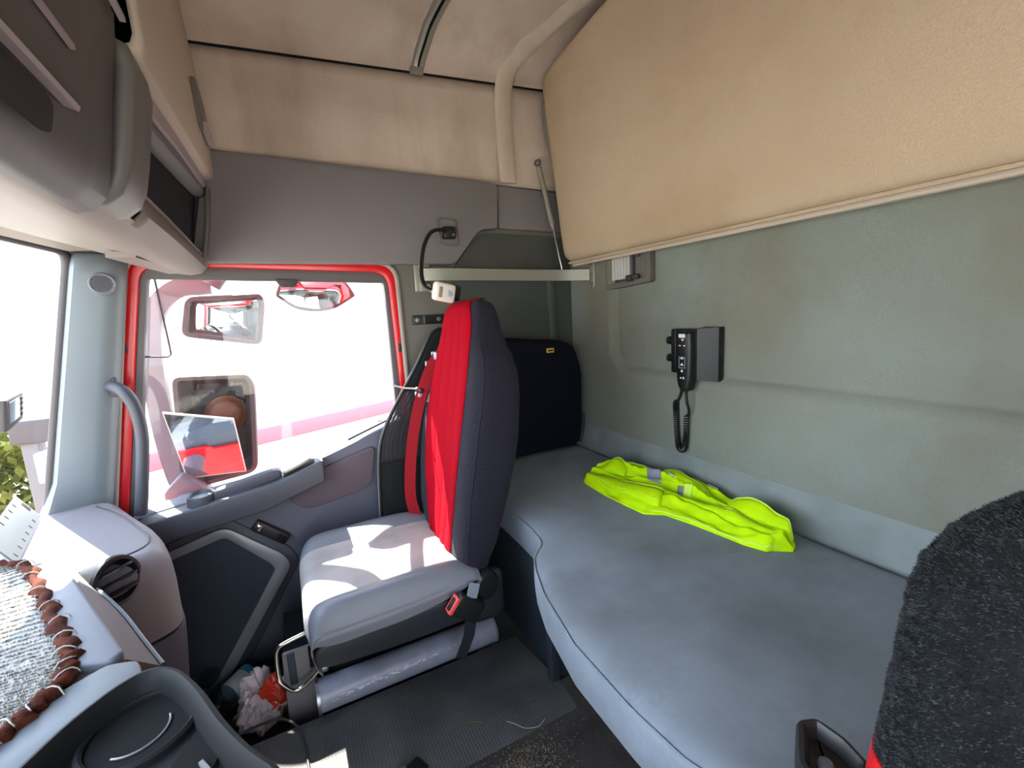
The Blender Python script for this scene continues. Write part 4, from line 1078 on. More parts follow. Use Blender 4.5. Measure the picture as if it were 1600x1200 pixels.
# ------------------------------------------------------------------ black mesh panel and navy bag behind the seat
def behind_seat():
    t = thing('mesh_organiser', 'black mesh back panel with pale piped edge standing outside the red seat', 'organiser', (1.53, -.35, .45))
    edge = spline([(1.53, -.50, 1.165), (1.53, -.462, 1.14), (1.535, -.412, 1.05), (1.54, -.352, .955), (1.54, -.295, .865), (1.54, -.262, .79), (1.54, -.248, .70), (1.535, -.240, .60), (1.53, -.238, .50), (1.52, -.26, .46), (1.50, -.40, .45)], 6)
    bm = bm_new(); lo = [(Vector((p.x, -.62, p.z))) for p in edge]
    secs = []
    for p, q in zip(edge, lo): secs.append([p.lerp(q, k / 8) + Vector((-.02 * math.sin(math.pi * k / 8), 0, 0)) for k in range(9)])
    split = next(i for i, p in enumerate(edge) if p.z < .955); split2 = next(i for i, p in enumerate(edge) if p.z < .72)
    def part(a, b, name, m):
        bm = bm_new(); loft(bm, secs[a:b + 1], closed=False); o = link(name, bm, m, t, angle=80); o.modifiers.new('t', 'SOLIDIFY').thickness = .002
    part(0, split, 'upper_panel', 'matte'); part(split, split2, 'mesh_window', 'mesh'); part(split2, len(secs) - 1, 'lower_panel', 'matte')
    bm = bm_new(); tube_bm(bm, edge, .005, 8); link('edge_binding', bm, 'black', t)
    bm = bm_new(); tube_bm(bm, [p + Vector((-.001, .005, 0)) for p in edge[10:]], .0016, 6); link('piping', bm, 'piping', t)
    b = thing('navy_bag', 'soft dark navy bag with tiny yellow tag standing on far end of bunk', 'bag', (1.55, -.86, .61))
    po = round_poly([(-.60, .628), (-1.088, .628), (-1.108, .72), (-1.112, .96), (-1.075, 1.065), (-1.00, 1.085), (-.70, 1.115), (-.60, 1.10)], [.03, .04, .04, .04, .05, .05, .05, .04], 5)
    po = po[::-1]
    bm = bm_new(); loft(bm, [[(x, y, z) for y, z in (offset_poly(po, i) if i else po)] for x, i in ((1.626, .02), (1.615, .004), (1.595, 0), (1.57, 0), (1.548, .003), (1.533, .010), (1.526, .015), (1.524, .018))])
    link('body', bm, 'navybag', b, angle=75)
    tg_ = rbox('tag', (1.523, -.948, 1.047), (.006, .034, .018), 'yellow', b, r=.002)
    rbox('tag_print', (1.5195, -.948, 1.047), (.001, .024, .006), 'navybag', tg_, r=.0003)
    c = rbox('corner_block', (1.60, -1.128, .69), (.07, .03, .13), 'recess', None, r=.008); struct(c); c.name = 'trim_13'
behind_seat()

# ------------------------------------------------------------------ high-visibility vest on the bunk
def vest():
    t = thing('hi_vis_vest', 'crumpled neon yellow high visibility vest lying on the blue grey bunk', 'vest', (.9, -.98, .62))
    front = [(.0, (1.205, -.862)), (.05, (1.175, -.848)), (.18, (1.066, -.838)), (.30, (.968, -.842)), (.38, (.905, -.850)), (.44, (.865, -.892)), (.56, (.785, -.905)), (.68, (.712, -.912)), (.80, (.645, -.918)), (.88, (.598, -.934)), (.94, (.592, -.952)), (1.0, (.568, -.985))]
    back = [(.0, (1.245, -.935)), (.10, (1.215, -1.02)), (.18, (1.165, -1.05)), (.28, (1.12, -1.075)), (.38, (1.05, -1.108)), (.48, (.975, -1.108)), (.58, (.895, -1.10)), (.68, (.82, -1.095)), (.78, (.745, -1.075)), (.88, (.672, -1.06)), (.95, (.612, -1.045)), (1.0, (.578, -1.01))]
    def edge(tab, s, i): return lerp([(a, p[i]) for a, p in tab], s)
    def base(s, v):
        a = Vector((edge(front, s, 0), edge(front, s, 1))); b = Vector((edge(back, s, 0), edge(back, s, 1))); return a.lerp(b, v)
    # long folds: centre line v0 + slope, width, height
    ridges = [(.20, .04, .07, .022), (.40, -.10, .05, .018), (.56, .08, .04, .024), (.70, -.06, .045, .024), (.86, .02, .06, .020), (.30, .22, .03, .014), (.62, -.25, .028, .016)]
    def h(s, v):
        z = .014
        for v0, sl, wd, ht in ridges:
            d = (v - v0 - sl * (s - .5) - .04 * math.sin(s * 7 + v0 * 20)) / wd
            z += ht * math.exp(-abs(d) ** 1.6) * (.55 + .45 * math.sin(s * 6 + v0 * 9) ** 2)
        z += .014 * noise.noise((s * 6, v * 4, .3)) + .007 * noise.noise((s * 16, v * 12, 4)) - .006 * abs(noise.noise((s * 11, v * 5 + s * 4, 8)))
        z += .012 * ss(.45, .9, v) 
        rim = ss(0, .07, v) * ss(0, .05, 1 - v) * ss(0, .04, s) * ss(0, .05, 1 - s)
        return max(.003, z * (.25 + .75 * rim))
    def P(s, v, lift=0.):
        q = base(s, v); return Vector((q.x, q.y, bed_z(q.x, q.y) + h(s, v) + lift))
    bm = bm_new(); ns, nv = 110, 64
    top = [[bm.verts.new(P(i / ns, j / nv)) for j in range(nv + 1)] for i in range(ns + 1)]
    bot = [[None] * (nv + 1) for _ in range(ns + 1)]
    for i in range(ns):
        for j in range(nv): bm.faces.new((top[i][j], top[i + 1][j], top[i + 1][j + 1], top[i][j + 1]))
    rim = [top[i][0] for i in range(ns + 1)] + [top[ns][j] for j in range(1, nv + 1)] + [top[i][nv] for i in range(ns - 1, -1, -1)] + [top[0][j] for j in range(nv - 1, 0, -1)]
    low = [bm.verts.new((v.co.x, v.co.y, bed_z(v.co.x, v.co.y) + .0006)) for v in rim]
    for k in range(len(rim)): bm.faces.new((rim[k], rim[(k + 1) % len(rim)], low[(k + 1) % len(rim)], low[k]))
    body = link('body', bm, 'hivis', t, angle=80)
    # pale binding along hems and over the folds
    def line(name, f, r=.0022, m='hivisedge', lift=.002):
        bm = bm_new(); tube_bm(bm, [P(*f(k / 60), lift) for k in range(61)], r, 6); return link(name, bm, m, t)
    line('hem_binding', lambda k: (.40 + .55 * k, .03))
    line('hem_binding', lambda k: (.10 + .30 * k, .14 + .05 * math.sin(k * 3)), .0014)
    line('zip_edge', lambda k: (.42 + .52 * k, .42 - .12 * k + .03 * math.sin(k * 6)))
    pass
    pass
    pass
    # rolled sleeve openings: arched loops of cloth standing up from the heap
    def loopflap(name, s0, s1, v0, v1, rise, wid, m='hivis'):
        bm = bm_new(); secs = []
        for k in range(25):
            f = k / 24; s = s0 + (s1 - s0) * f; v = v0 + (v1 - v0) * f
            up = rise * math.sin(math.pi * f) ** .7
            a = P(s, v, .002 + up); b = P(s, max(.02, v - wid), .0015)
            m1 = a.lerp(b, .33) + Vector((0, 0, .008 + .003 * noise.noise((f * 6, v * 9, 1)))); m2 = a.lerp(b, .66) + Vector((0, 0, .006))
            secs.append([a, m1, m2, b])
        loft(bm, secs, closed=False); o = link(name, bm, m, t, angle=80); o.modifiers.new('t', 'SOLIDIFY').thickness = .002
        bm = bm_new(); tube_bm(bm, [q[0] for q in secs], .002, 6); link('flap_binding', bm, 'hivisedge', t)
    loopflap('collar_flap', .36, .60, .86, .74, .030, .22)
    loopflap('armhole_flap', .70, .985, .72, .80, .036, .30)
    loopflap('side_flap', .14, .34, .80, .86, .016, .20)
    loopflap('front_flap', .42, .97, .46, .40, .010, .16)
    loopflap('front_flap', .10, .42, .40, .30, .014, .22)
    loopflap('hem_flap', .0, .20, .62, .80, .014, .25)
    # reflective patches
    def patch(name, s0, s1, v0, v1, m, lift, sk=0.0):
        bm = bm_new(); secs = []
        for i in range(9): secs.append([P(s0 + (s1 - s0) * i / 8 + sk * j / 10, v0 + (v1 - v0) * j / 10, lift) for j in range(11)])
        loft(bm, secs, closed=False); o = link(name, bm, m, t, angle=80); o.modifiers.new('t', 'SOLIDIFY').thickness = .0012
    patch('reflective_band', .325, .385, .56, .80, 'reflect', .004, -.03)
    patch('reflective_band', .395, .44, .66, .80, 'reflect', .005, .03)
    patch('reflective_band', .455, .50, .46, .58, 'reflect', .004)
    patch('reflective_band', .585, .635, .86, .97, 'reflect', .006)
    # green hook-and-loop tab
    bm = bm_new(); strip_bm(bm, [P(.505, .47, .004), P(.505, .52, .010), P(.51, .58, .012), P(.515, .64, .006)], (1, 0, 0), .026, .003); bevel(bm, .001, 1); link('tab', bm, 'hivisedge', t)
vest()

# ------------------------------------------------------------------ driver seat, very near
DS = [(.50, .255), (.62, .262), (.70, .262), (.769, .257), (.82, .252), (.90, .246), (.962, .241), (.985, .236), (1.015, .222), (1.042, .196), (1.065, .165), (1.09, .142), (1.16, .135), (1.22, .125), (1.25, .10), (1.265, .06)]
def driver_seat():
    t = thing('driver_seat', 'black shaggy fleece covered driver seat with red lower band beside the bunk', 'seat', (-.08, -.45, .3))
    xc = -.08
    def pt(z, q, g=0.):
        hw = lerp(DS, z) + g; d = .075 * (1 - .25 * ss(1.0, 1.12, z)) + g; yc = -.455 - .05 * (z - .6)
        c, s = math.cos(q), math.sin(q)
        return Vector((xc + hw * sgnp(c, .6), yc + d * sgnp(s, .6) + .02 * abs(c) ** 2 * max(0, s), z))
    bm = bm_new(); zs = [.80 + (1.265 - .80) * k / 90 for k in range(91)]; n = 120
    secs = []
    for z in zs:
        secs.append([pt(z, 2 * math.pi * k / n, .0015 * noise.noise(pt(z, 2 * math.pi * k / n) * 38) + .0015 * noise.noise(pt(z, 2 * math.pi * k / n) * 110)) for k in range(n)])
    loft(bm, secs); fl = link('fleece_cover', bm, 'fur', t, angle=80)
    # pile: short tapered tufts
    bm = bm_new(); rnd = random.Random(11)
    for _ in range(110000):
        z = rnd.uniform(.80, 1.25); q = rnd.uniform(-math.pi * .22, math.pi * .70)
        p0 = pt(z, q); p = pt(z, q, .0015 * noise.noise(p0 * 38) + .0015 * noise.noise(p0 * 110)); nr = (pt(z, q, .01) - p0); nr.normalize()
        if z > .98: nr = (nr + Vector((0, 0, .5))).normalized()
        lean = Vector((rnd.gauss(0, .5), rnd.gauss(0, .5), rnd.gauss(-.25, .5))); d = (nr + lean * .8).normalized()
        l = rnd.uniform(.002, .0042); s = d.cross(Vector((rnd.random(), rnd.random(), rnd.random()))).normalized() * rnd.uniform(.0004, .0008)
        b0 = p - nr * .001
        bm.faces.new([bm.verts.new(b0 - s), bm.verts.new(b0 + s), bm.verts.new(b0 + d * l)])
    o = link('pile', bm, 'furtip', t, smooth=False); o['kind'] = 'stuff'
    bm = bm_new(); loft(bm, [[pt(z, 2 * math.pi * k / 60, .002) for k in range(60)] for z in (.50, .56, .62, .70, .804)]); link('red_band', bm, 'redvinyl', t)
    bm = bm_new(); loft(bm, [[pt(z, 2 * math.pi * k / 60, -.02) for k in range(60)] for z in (.30, .50)]); link('lower_back', bm, 'vinyldark', t)
    rbox('cushion', (-.08, -.20, .46), (.46, .42, .14), 'fur', t, r=.05)
    rbox('pedestal', (-.08, -.25, .29), (.36, .36, .22), 'matte', t, r=.01)
    a = thing('belt_anchor', 'glossy black plastic seat belt housing between bunk and shaggy black seat', 'housing', (.21, -.43, .62))
    po = round_poly([(.243, -.440), (.234, -.461), (.205, -.462), (.178, -.452), (.160, -.395), (.165, -.38), (.215, -.395)][::-1], .006, 3)
    bm = bm_new(); loft(bm, [[(x, y, z) for x, y in (offset_poly(po, i) if i else po)] for i, z in ((.004, .56), (0, .72), (0, .752), (.002, .756), (.006, .757), (.009, .752), (.012, .742))]); link('shell', bm, 'black', a, angle=40)
    lathe('bolt', [(0, .006), (.006, .005), (.008, 0)], (.205, -.425, .744), (0, 0, 1), 'dashdark', a, 12)
    rbox('mount', (.20, -.425, .53), (.03, .03, .10), 'black', a, r=.004)
driver_seat()

# ------------------------------------------------------------------ on the floor
def floor_things():
    m = prism('rubber_mat', round_poly([(.862, .40), (.85, -.10), (.85, -.57), (.955, -.575), (1.165, -.55), (1.168, .40)], .01, 2)[::-1], 'z', FZ, FZ + .006, 'mat_rub', None, r=.002)
    tag(m, 'woven black rubber mat on the raised floor beside the grey tube', 'mat')
    c = prism('floor_carpet', [(.2, .40), (.2, -.80), (.95, -.80), (.95, -.575), (.852, -.57), (.852, -.10), (.862, .40)], 'z', FZ, FZ + .005, 'carpet', None)
    tag(c, 'dark grey carpet piece on the floor in front of the bunk', 'carpet')
    rnd = random.Random(5); bm = bm_new()
    for _ in range(1500):
        x = rnd.gauss(.775, .032); y = rnd.gauss(-.37, .055)
        if rnd.random() < .07: x = rnd.uniform(.68, .86); y = rnd.uniform(-.6, -.1)
        if not (.55 < x < .85): continue
        a = rnd.uniform(0, 6.28); l = rnd.uniform(.0008, .0026); wv = rnd.uniform(.0003, .0008); z = FZ + .0062 + rnd.uniform(0, .002)
        d = Vector((math.cos(a), math.sin(a), rnd.uniform(-.2, .3))) * l; s = Vector((-math.sin(a), math.cos(a), 0)) * wv; p = Vector((x, y, z))
        bm.faces.new([bm.verts.new(p - d - s), bm.verts.new(p + d - s), bm.verts.new(p + d + s), bm.verts.new(p - d + s)])
    o = link('dry_grass_crumbs', bm, 'crumb', None, smooth=False); tag(o, 'beige dried grass crumbs scattered over the dark carpet piece', 'debris'); o['kind'] = 'stuff'
    o = tube('grass_blade', [(.952, -.30, FZ + .008), (.945, -.315, FZ + .011), (.934, -.335, FZ + .008)], .0012, 'bush', None, 5, 3); tag(o, 'tiny green grass blade lying on the woven rubber mat', 'grass blade')
    o = tube('lint_thread', [(.905, -.39, FZ + .008), (.885, -.405, FZ + .010), (.865, -.42, FZ + .009), (.852, -.45, FZ + .010), (.862, -.475, FZ + .009)], .0008, 'paper', None, 5, 5); tag(o, 'thin pale thread curled at the edge of the rubber mat', 'thread')
    p = thing('power_plug', 'small black plastic plug lying on the woven rubber mat', 'plug', (.885, -.155, FZ))
    rbox('body', (.885, -.150, FZ + .019), (.045, .05, .024), 'black', p, r=.006, rot=Matrix.Rotation(.4, 3, 'Z'))
    rbox('clip', (.898, -.128, FZ + .026), (.012, .014, .014), 'steel', p, r=.003)
    # litter in the footwell
    def bottle(name, label, a, d, L, r, cap, lab=None):
        t = thing(name, label, 'bottle', (a[0], a[1], FW)); d = Vector(d).normalized(); a = Vector(a)
        lathe('body', [(0, 0), (r * .8, 0), (r, .012), (r, .06), (r * .96, .064), (r, .068), (r, L * .62), (r * .9, L * .72), (r * .45, L * .88), (r * .36, L * .90), (r * .36, L * .95)], a, d, 'pet', t, 22)
        lathe('screw_cap', [(r * .40, L * .93), (r * .42, L * .935), (r * .42, L), (0, L)], a, d, cap, t, 18)
        if lab:
            lathe('wrap_label', [(r * 1.012, .03), (r * 1.012, .105)], a, d, lab, t, 24)
            lathe('label_edge', [(r * 1.016, .03), (r * 1.016, .05)], a, d, 'labelblue', t, 24)
        return t
    bottle('plastic_bottle', 'clear plastic bottle with pale blue label in the dark footwell', (1.575, .196, FW + .06), (-.62, .62, -.10), .20, .033, 'bluecap', 'label')
    bottle('plastic_bottle', 'clear plastic bottle with dark blue cap nearest the dashboard in footwell', (1.49, .33, FW + .05), (.72, -.02, .12), .19, .031, 'bluecap')
    bottle('plastic_bottle', 'small crumpled clear bottle beside the white carrier bag in footwell', (1.46, .30, FW + .035), (-.2, -.55, .02), .13, .026, 'black')
    # carrier bag
    bm = bm_new(); secs = []; c = Vector((1.405, .172, FW)); nn = 72
    for k in range(34):
        f = k / 33; z = .004 + .108 * f; rr = [.078, .095, .098, .09, .085, .07][min(5, int(f * 6))] 
        rr = lerp([(0, .058), (.15, .078), (.5, .076), (.8, .062), (1, .050)], f); row = []
        for j in range(nn):
            q = 2 * math.pi * j / nn
            cr = .024 * noise.noise((math.cos(q) * 2.2, math.sin(q) * 2.2, f * 3)) + .020 * abs(noise.noise((math.cos(q) * 5, math.sin(q) * 5, f * 5))) - .014 * abs(noise.noise((math.cos(q) * 9 + f * 4, math.sin(q) * 9, f * 4))) + .006 * noise.noise((math.cos(q) * 20, math.sin(q) * 20, f * 14))
            row.append(c + Vector(((rr + cr) * math.cos(q) * 1.0, (rr + cr) * math.sin(q) * .85, z * (1 + .22 * math.sin(q + .6) * f + .16 * noise.noise((q * 2, f, 5)) * f))))
        secs.append(row)
    inner = [[p + (c + Vector((0, 0, p.z - c.z)) - p) * g + Vector((0, 0, -dz)) for p in secs[-1]] for g, dz in ((.08, .0), (.2, .02), (.45, .035), (.8, .04))]
    loft(bm, secs + inner); tag(link('carrier_bag', bm, 'bag', None, angle=28), 'crumpled white plastic carrier bag in the footwell before the seat', 'bag')
    # red wrapper with pale net print
    t = thing('red_wrapper', 'crumpled bright red food wrapper on the white carrier bag', 'wrapper', (1.36, .13, .12))
    bm = bm_new(); rows = []
    for i in range(22):
        u = i / 21; row = []
        for j in range(16):
            v = j / 15
            wv = .055 * (.35 + .65 * math.sin(math.pi * (.15 + .75 * u)))
            row.append((1.352 + .03 * v - .02 * u, .185 - .085 * u + (v - .5) * .01, .105 + .085 * v * math.sin(math.pi * (.1 + .8 * u)) + .012 * noise.noise((u * 6, v * 6, 2))))
        rows.append(row)
    loft(bm, rows, closed=False); o = link('sheet', bm, 'bagred', t, angle=80); o.modifiers.new('t', 'SOLIDIFY').thickness = .003
    bm = bm_new()
    lathe_bm(bm, [(0, 0), (.012, .002), (.015, .010), (.010, .022), (.0, .026)], (1.375, .135, .178), (0, .2, 1), 10); link('knot', bm, 'bagred', t)
    n = thing('paper_pouch', 'small beige paper pouch with dark net print under red wrapper', 'pouch', (1.33, .10, .1))
    rot = Matrix.Rotation(.3, 3, 'Z') @ Matrix.Rotation(-.5, 3, 'Y')
    rbox('pouch', (1.335, .092, .115), (.012, .075, .075), 'card', n, r=.005, rot=rot)
    bm = bm_new()
    for i in range(-2, 3):
        for sgn in (-1, 1):
            a = rot @ Vector((-.0068, -.034, i * .014 - .012 * sgn)); b = rot @ Vector((-.0068, .034, i * .014 + .012 * sgn)); tube_bm(bm, [Vector((1.335, .092, .115)) + a, Vector((1.335, .092, .115)) + b], .0010, 4)
    link('net_print', bm, 'rubber', n)
    k = thing('paper_cup', 'pale paper cup lying on its side beside the carrier bag', 'cup', (1.41, .10, .1))
    lathe('cup', [(.0, .002), (.029, .002), (.031, .0), (.033, .004), (.027, .075), (.025, .075), (.029, .012), (0, .010)], (1.385, .108, .125), (.75, -.5, .45), 'paper', k, 26)
    lathe('lid_dots', [(.0, -.001), (.004, -.001), (.004, .003)], (1.386, .112, .128), (.75, -.5, .45), 'dashgrey', k, 10)
    o = rbox('card_sheet', (1.44, .062, .13), (.004, .05, .15), 'paper', None, r=.001, rot=Matrix.Rotation(.35, 3, 'Y') @ Matrix.Rotation(.25, 3, 'X')); tag(o, 'folded grey paper sheet leaning against the seat pedestal', 'paper')
    o = tube('black_cable', [(1.30, .335, .17), (1.255, .30, .185), (1.225, .25, .175), (1.235, .21, .172), (1.222, .165, .186), (1.195, .115, .200), (1.15, .08, .199), (1.10, .068, .192), (1.04, .062, .1895), (.98, .06, .1895), (.92, .08, .1895)], .0032, 'rubber', None, 8, 6)
    tag(o, 'thin dark cable trailing from footwell onto the rubber mat', 'cable')
floor_things()

# ------------------------------------------------------------------ things at the windscreen
def windscreen_things():
    t = thing('toll_box', 'dark grey monitor box with pale screen fixed to the windscreen', 'monitor', (1.36, .53, 1.03))
    c = Vector((1.33, .535, 1.055)); rot = Matrix.Rotation(math.radians(14), 3, 'Z') @ Matrix.Rotation(math.radians(8), 3, 'X')
    cs_ = rbox('case', c, (.20, .022, .066), 'frame', t, r=.006, rot=rot)
    rbox('screen', c + rot @ Vector((-.02, -.0115, .004)), (.12, .002, .044), 'screen', cs_, r=.0008, rot=rot)
    for k, z in enumerate((.02, .008, -.004, -.016)):
        rbox('key', c + rot @ Vector((.072, -.012, z)), (.018, .003, .007), 'seal', cs_, r=.001, rot=rot)
    rbox('suction_mount', c + rot @ Vector((0, .022, 0)), (.04, .04, .04), 'rubber', t, r=.008, rot=rot)
    b = thing('ruled_board', 'pale grey ruled plastic board lying behind the windscreen on the dashboard', 'board', (1.40, .60, .75))
    rot = Matrix.Rotation(math.radians(13), 3, 'Z') @ Matrix.Rotation(math.radians(-28), 3, 'X')
    c = Vector((1.375, .585, .785))
    rbox('board', c, (.32, .004, .075), 'consolelight', b, r=.0015, rot=rot)
    for k in range(6):
        for z in (.028, -.026): rbox('tick', c + rot @ Vector((-.13 + .045 * k, -.0025, z)), (.003, .001, .010), 'frame', b, r=0, rot=rot)
    rbox('brown_patch', c + rot @ Vector((.142, -.0025, .005)), (.016, .001, .024), 'mirrorin', b, r=0, rot=rot)
windscreen_things()

# ------------------------------------------------------------------ door mirrors outside
def mirrors():
    t = thing('door_mirrors', 'pair of truck door mirrors on one bracket, lower glass tipped out', 'mirror', (1.95, .3, .62))
    X = 1.90
    # bracket arm in front of both heads
    a = spline([(X + .02, .20, 1.36), (X + .02, .30, 1.345), (X + .03, .372, 1.27), (X + .03, .395, 1.15), (X + .03, .402, 1.0), (X + .03, .40, .85), (X + .02, .385, .70), (X, .365, .625)], 6)
    bm = bm_new(); strip_bm(bm, a, (0, 1, .15), .06, .05); bevel(bm, .01, 2); link('bracket', bm, 'bracket', t)
    prism('foot', round_poly([(.41, .58), (.42, .66), (.36, .72), (.30, .66), (.28, .60)], .015, 3), 'x', X - .06, X + .04, 'bracket', t, r=.01)
    tube('shade_arm', [(X + .02, .20, 1.36), (X + .01, .12, 1.47), (X - .02, .08, 1.54), (1.72, .06, 1.58)], .035, 'bracket', t, 12, 5)  # added arm above the window, placed so its shadow splits the sunlit cushion
    tube('lower_arm', [(X - .02, .36, .64), (1.80, .36, .60), (1.715, .36, .58)], .03, 'bracket', t, 12, 5)
    # upper wide-angle head
    def head(name_in, poly, depth, rim, m_out, m_in):
        po = poly; pi = offset_poly(po, rim)
        bm = bm_new(); rws = loft(bm, cap=False, secs=[[(X + depth, y, z) for y, z in offset_poly(po, .03)], [(X + depth * .8, y, z) for y, z in offset_poly(po, .008)], [(X + depth * .4, y, z) for y, z in po], [(X - .004, y, z) for y, z in po], [(X - .010, y, z) for y, z in offset_poly(po, .003)], [(X - .010, y, z) for y, z in offset_poly(po, rim * .8)], [(X + .02, y, z) for y, z in pi]]); bm.faces.new(rws[0])
        o = link(name_in, bm, m_out, t, angle=45); return pi
    up = round_poly([(.305, 1.185), (.065, 1.135), (.035, 1.29), (.045, 1.325), (.275, 1.318)][::-1], [.03, .02, .02, .03, .03], 4)
    def ccw(p): return p if sum(p[i - 1][0] * p[i][1] - p[i][0] * p[i - 1][1] for i in range(len(p))) > 0 else p[::-1]
    pi = head('upper_housing', ccw(up), .07, .018, 'mirrorhouse', 'mirrorin')
    cx = sum(p[0] for p in pi) / len(pi); cz = sum(p[1] for p in pi) / len(pi)
    def convex(name, pi, x0, R_, par):
        cx = sum(p[0] for p in pi) / len(pi); cz = sum(p[1] for p in pi) / len(pi); bm = bm_new()
        loft(bm, [[(x0 + ((y - cx) ** 2 + (z - cz) ** 2) * f * f / (2 * R_), cx + (y - cx) * f, cz + (z - cz) * f) for y, z in pi] for f in (1, .85, .7, .55, .4, .25, .1, .02)])
        return link(name, bm, 'mirror', par, angle=80)
    convex('wide_mirror_glass', pi, X - .012, .30, t)
    # lower main head, empty shell with its glass hanging out
    lo = ccw(round_poly([(.350, 1.052), (.125, 1.038), (.105, 1.00), (.135, .665), (.335, .645), (.375, .70)], [.03, .03, .03, .04, .04, .04], 5))
    pi = head('lower_housing', lo, .10, .020, 'mirrorhouse', 'mirrorin')
    bm = bm_new(); loft(bm, [[(X + .020, y, z) for y, z in pi], [(X + .07, y, z) for y, z in offset_poly(pi, .02)], [(X + .075, y, z) for y, z in offset_poly(pi, .05)]])
    for f in list(bm.faces):
        if len(f.verts) > 8 and min(v.co.x for v in f.verts) < X + .03: bm.faces.remove(f)
    link('shell_inside', bm, 'mirrorin', t)
    for y, z in ((.31, 1.00), (.19, 1.00), (.25, .975), (.165, .93), (.30, .955)):
        lathe('screw_boss', [(0, .004), (.005, .004), (.006, .012), (.011, .012), (.012, 0)], (X + .07, y, z), (-1, 0, 0), 'rubber', t, 12)
    lathe('motor_disc', [(0, .03), (.040, .028), (.052, .022), (.06, .012), (.068, .010), (.070, 0)], (X + .072, .215, .89), (-1, 0, 0), 'copper', t, 28)
    # tipped glass
    g = [(.373, .944), (.181, .889), (.173, .677), (.354, .688)]
    d = [1.80, 1.82, 1.885, 1.885]
    vs = [Vector((d[i], *g[i])) for i in range(4)]
    bm = bm_new(); nrm = (vs[1] - vs[0]).cross(vs[3] - vs[0]).normalized()
    if nrm.x > 0: nrm = -nrm
    secs = [[v for v in vs], [v - nrm * .010 for v in vs]]
    loft(bm, secs); bevel(bm, .003, 2); link('glass_carrier', bm, 'white', t)
    cc = sum(vs, Vector()) / 4
    bm = bm_new(); loft(bm, [[cc + (v - cc) * .965 + nrm * .0015 for v in vs], [cc + (v - cc) * .965 + nrm * .0005 for v in vs]]); link('tipped_mirror_glass', bm, 'mirror', t)
    # kerb mirror above the door
    k = thing('kerb_mirror', 'rounded kerb mirror hanging above the passenger door window', 'mirror', (1.95, -.14, 1.4))
    po = ccw(round_poly([(.00, 1.315), (-.03, 1.385), (-.25, 1.370), (-.285, 1.305), (-.20, 1.255), (-.135, 1.248), (-.06, 1.262)], [.01, .03, .03, .01, .03, .03, .03], 4))
    bm = bm_new(); loft(bm, [[(X + .05, y, z) for y, z in offset_poly(po, .03)], [(X + .03, y, z) for y, z in po], [(X, y, z) for y, z in po], [(X - .004, y, z) for y, z in offset_poly(po, .006)]]); link('housing', bm, 'mirrorhouse', k, angle=45)
    convex('mirror_glass', offset_poly(po, .010), X - .03, .30, k)
    tube('arm', [(X + .02, -.14, 1.37), (X + .01, -.10, 1.45), (X - .08, -.06, 1.50), (1.715, -.05, 1.50)], .022, 'mirrorhouse', k, 10, 5)
mirrors()

def outer_skin():
    o = prism('trim_14', [(.60, -.75), (.60, .62), (.03, .66), (-.36, .78), (YB, .78), (YB, -.75)], 'x', 1.702, 1.712, 'red'); struct(o)
    o = prism('trim_15', [(.42, 1.42), (.42, 1.9), (YB, 1.95), (YB, .78), (-.40, .78), (-.40, 1.42)], 'x', 1.702, 1.712, 'red'); struct(o)
outer_skin()
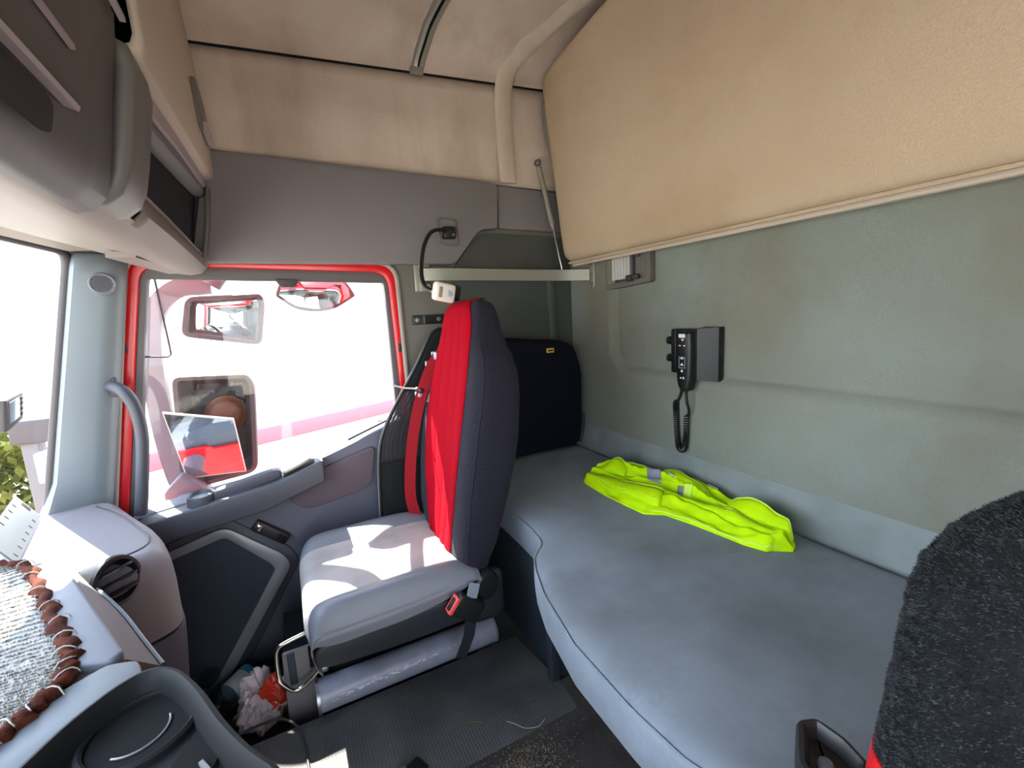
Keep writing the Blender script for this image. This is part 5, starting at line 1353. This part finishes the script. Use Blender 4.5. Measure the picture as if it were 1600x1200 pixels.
# ------------------------------------------------------------------ neighbouring trailer and the yard
def yard():
    t = thing('white_trailer', 'long white box trailer with faded red bottom rail parked alongside', 'trailer', (3.4, -1, -1.05))
    d = Vector((.42, -.91, 0)).normalized(); n = Vector((-d.y, d.x, 0)); o = Vector((5.0, .0, 0)); rot = Matrix.Rotation(math.atan2(d.y, d.x), 3, 'Z')
    n = rot @ Vector((0, 1, 0))
    if n.x < 0: n = -n
    def at(s, depth, z): return o + d * s + n * depth + Vector((0, 0, z))
    rbox('box_body', at(4.4, 1.2, 1.53), (11.4, 2.4, 2.6), 'trailer', t, r=.02, rot=rot)
    rbox('bottom_rail', at(4.4, 1.19, .16), (11.4, 2.4, .15), 'trailerred', t, r=.01, rot=rot)
    rbox('lower_rail', at(4.4, 1.22, .05), (11.4, 2.36, .08), 'trailer', t, r=.01, rot=rot)
    rbox('mud_flap', at(1.9, .25, -.25), (.02, .4, .5), 'rubber', t, r=.005, rot=rot)
    rbox('support_leg', at(1.4, .35, -.5), (.12, .12, 1.0), 'frame', t, r=.01, rot=rot)
    rbox('leg_foot', at(1.4, .35, -1.02), (.3, .3, .06), 'frame', t, r=.01, rot=rot)
    for s in (3.0, 4.3, 5.6):
        for dp in (.16, 2.0):
            lathe('wheel', [(0, .0), (.22, .0), (.26, .03), (.44, .03), (.48, .06), (.48, .22), (.44, .26), (0, .26)], at(s, dp, -.57), n, 'rubber', t, 28)
            lathe('hub', [(0, -.03), (.10, -.03), (.13, 0), (.2, .005)], at(s, dp, -.57), n, 'red', t, 20)
    # white truck front seen through the windscreen
    v = thing('white_van', 'white van standing ahead beyond the windscreen', 'van', (5, 4.5, -1.05))
    rbox('body', (6.2, 4.6, .55), (3.6, 2.6, 2.6), 'trailer', v, r=.12, rot=Matrix.Rotation(.25, 3, 'Z'))
    rbox('bonnet', (3.9, 4.0, -.15), (1.2, 2.2, .9), 'trailer', v, r=.12, rot=Matrix.Rotation(.25, 3, 'Z'))
    rbox('windscreen', (4.35, 4.12, .85), (.06, 2.0, .75), 'rubber', v, r=.02, rot=Matrix.Rotation(.25, 3, 'Z'))
    for p in ((3.9, 2.95, -.75), (7.2, 3.75, -.75)):
        lathe('wheel', [(0, 0), (.2, 0), (.3, .02), (.32, .06), (.32, .2), (0, .2)], p, (.25, -1, 0), 'rubber', v, 24)
    j = thing('trailer_jack', 'dark grey steel stand with pale box in the yard ahead', 'stand', (4.0, 1.6, -1.05))
    rbox('post', (4.0, 1.53, .15), (.10, .09, 1.0), 'frame', j, r=.01); rbox('head', (4.0, 1.50, .62), (.16, .22, .16), 'rubber', j, r=.02)
    rbox('foot', (4.0, 1.55, -.72), (.4, .4, .7), 'frame', j, r=.03); rbox('box', (3.95, 1.42, .38), (.14, .16, .2), 'trailer', j, r=.01)
    for i, (x, y, s) in enumerate(((6.4, 2.75, .55), (8.2, 3.9, .8))):
        bm = bm_new(); rnd = random.Random(i)
        for _ in range(1500):
            u = Vector((rnd.gauss(0, 1), rnd.gauss(0, 1), rnd.gauss(0, 1))).normalized() * s * rnd.uniform(.6, 1)
            c = Vector((x, y, -.25)) + Vector((u.x, u.y, u.z * .75)); a = Vector((rnd.gauss(0, 1), rnd.gauss(0, 1), rnd.gauss(0, 1))).normalized() * .07; b = a.cross(Vector((rnd.random(), rnd.random(), 1))).normalized() * .035
            bm.faces.new([bm.verts.new(c - a), bm.verts.new(c + b), bm.verts.new(c + a), bm.verts.new(c - b)])
        o2 = link('bush', bm, 'bush', None, smooth=False); tag(o2, ['yellow green bush growing in the yard beyond the trailer', 'larger yellow green bush farther off across the yard'][i], 'bush')
yard()
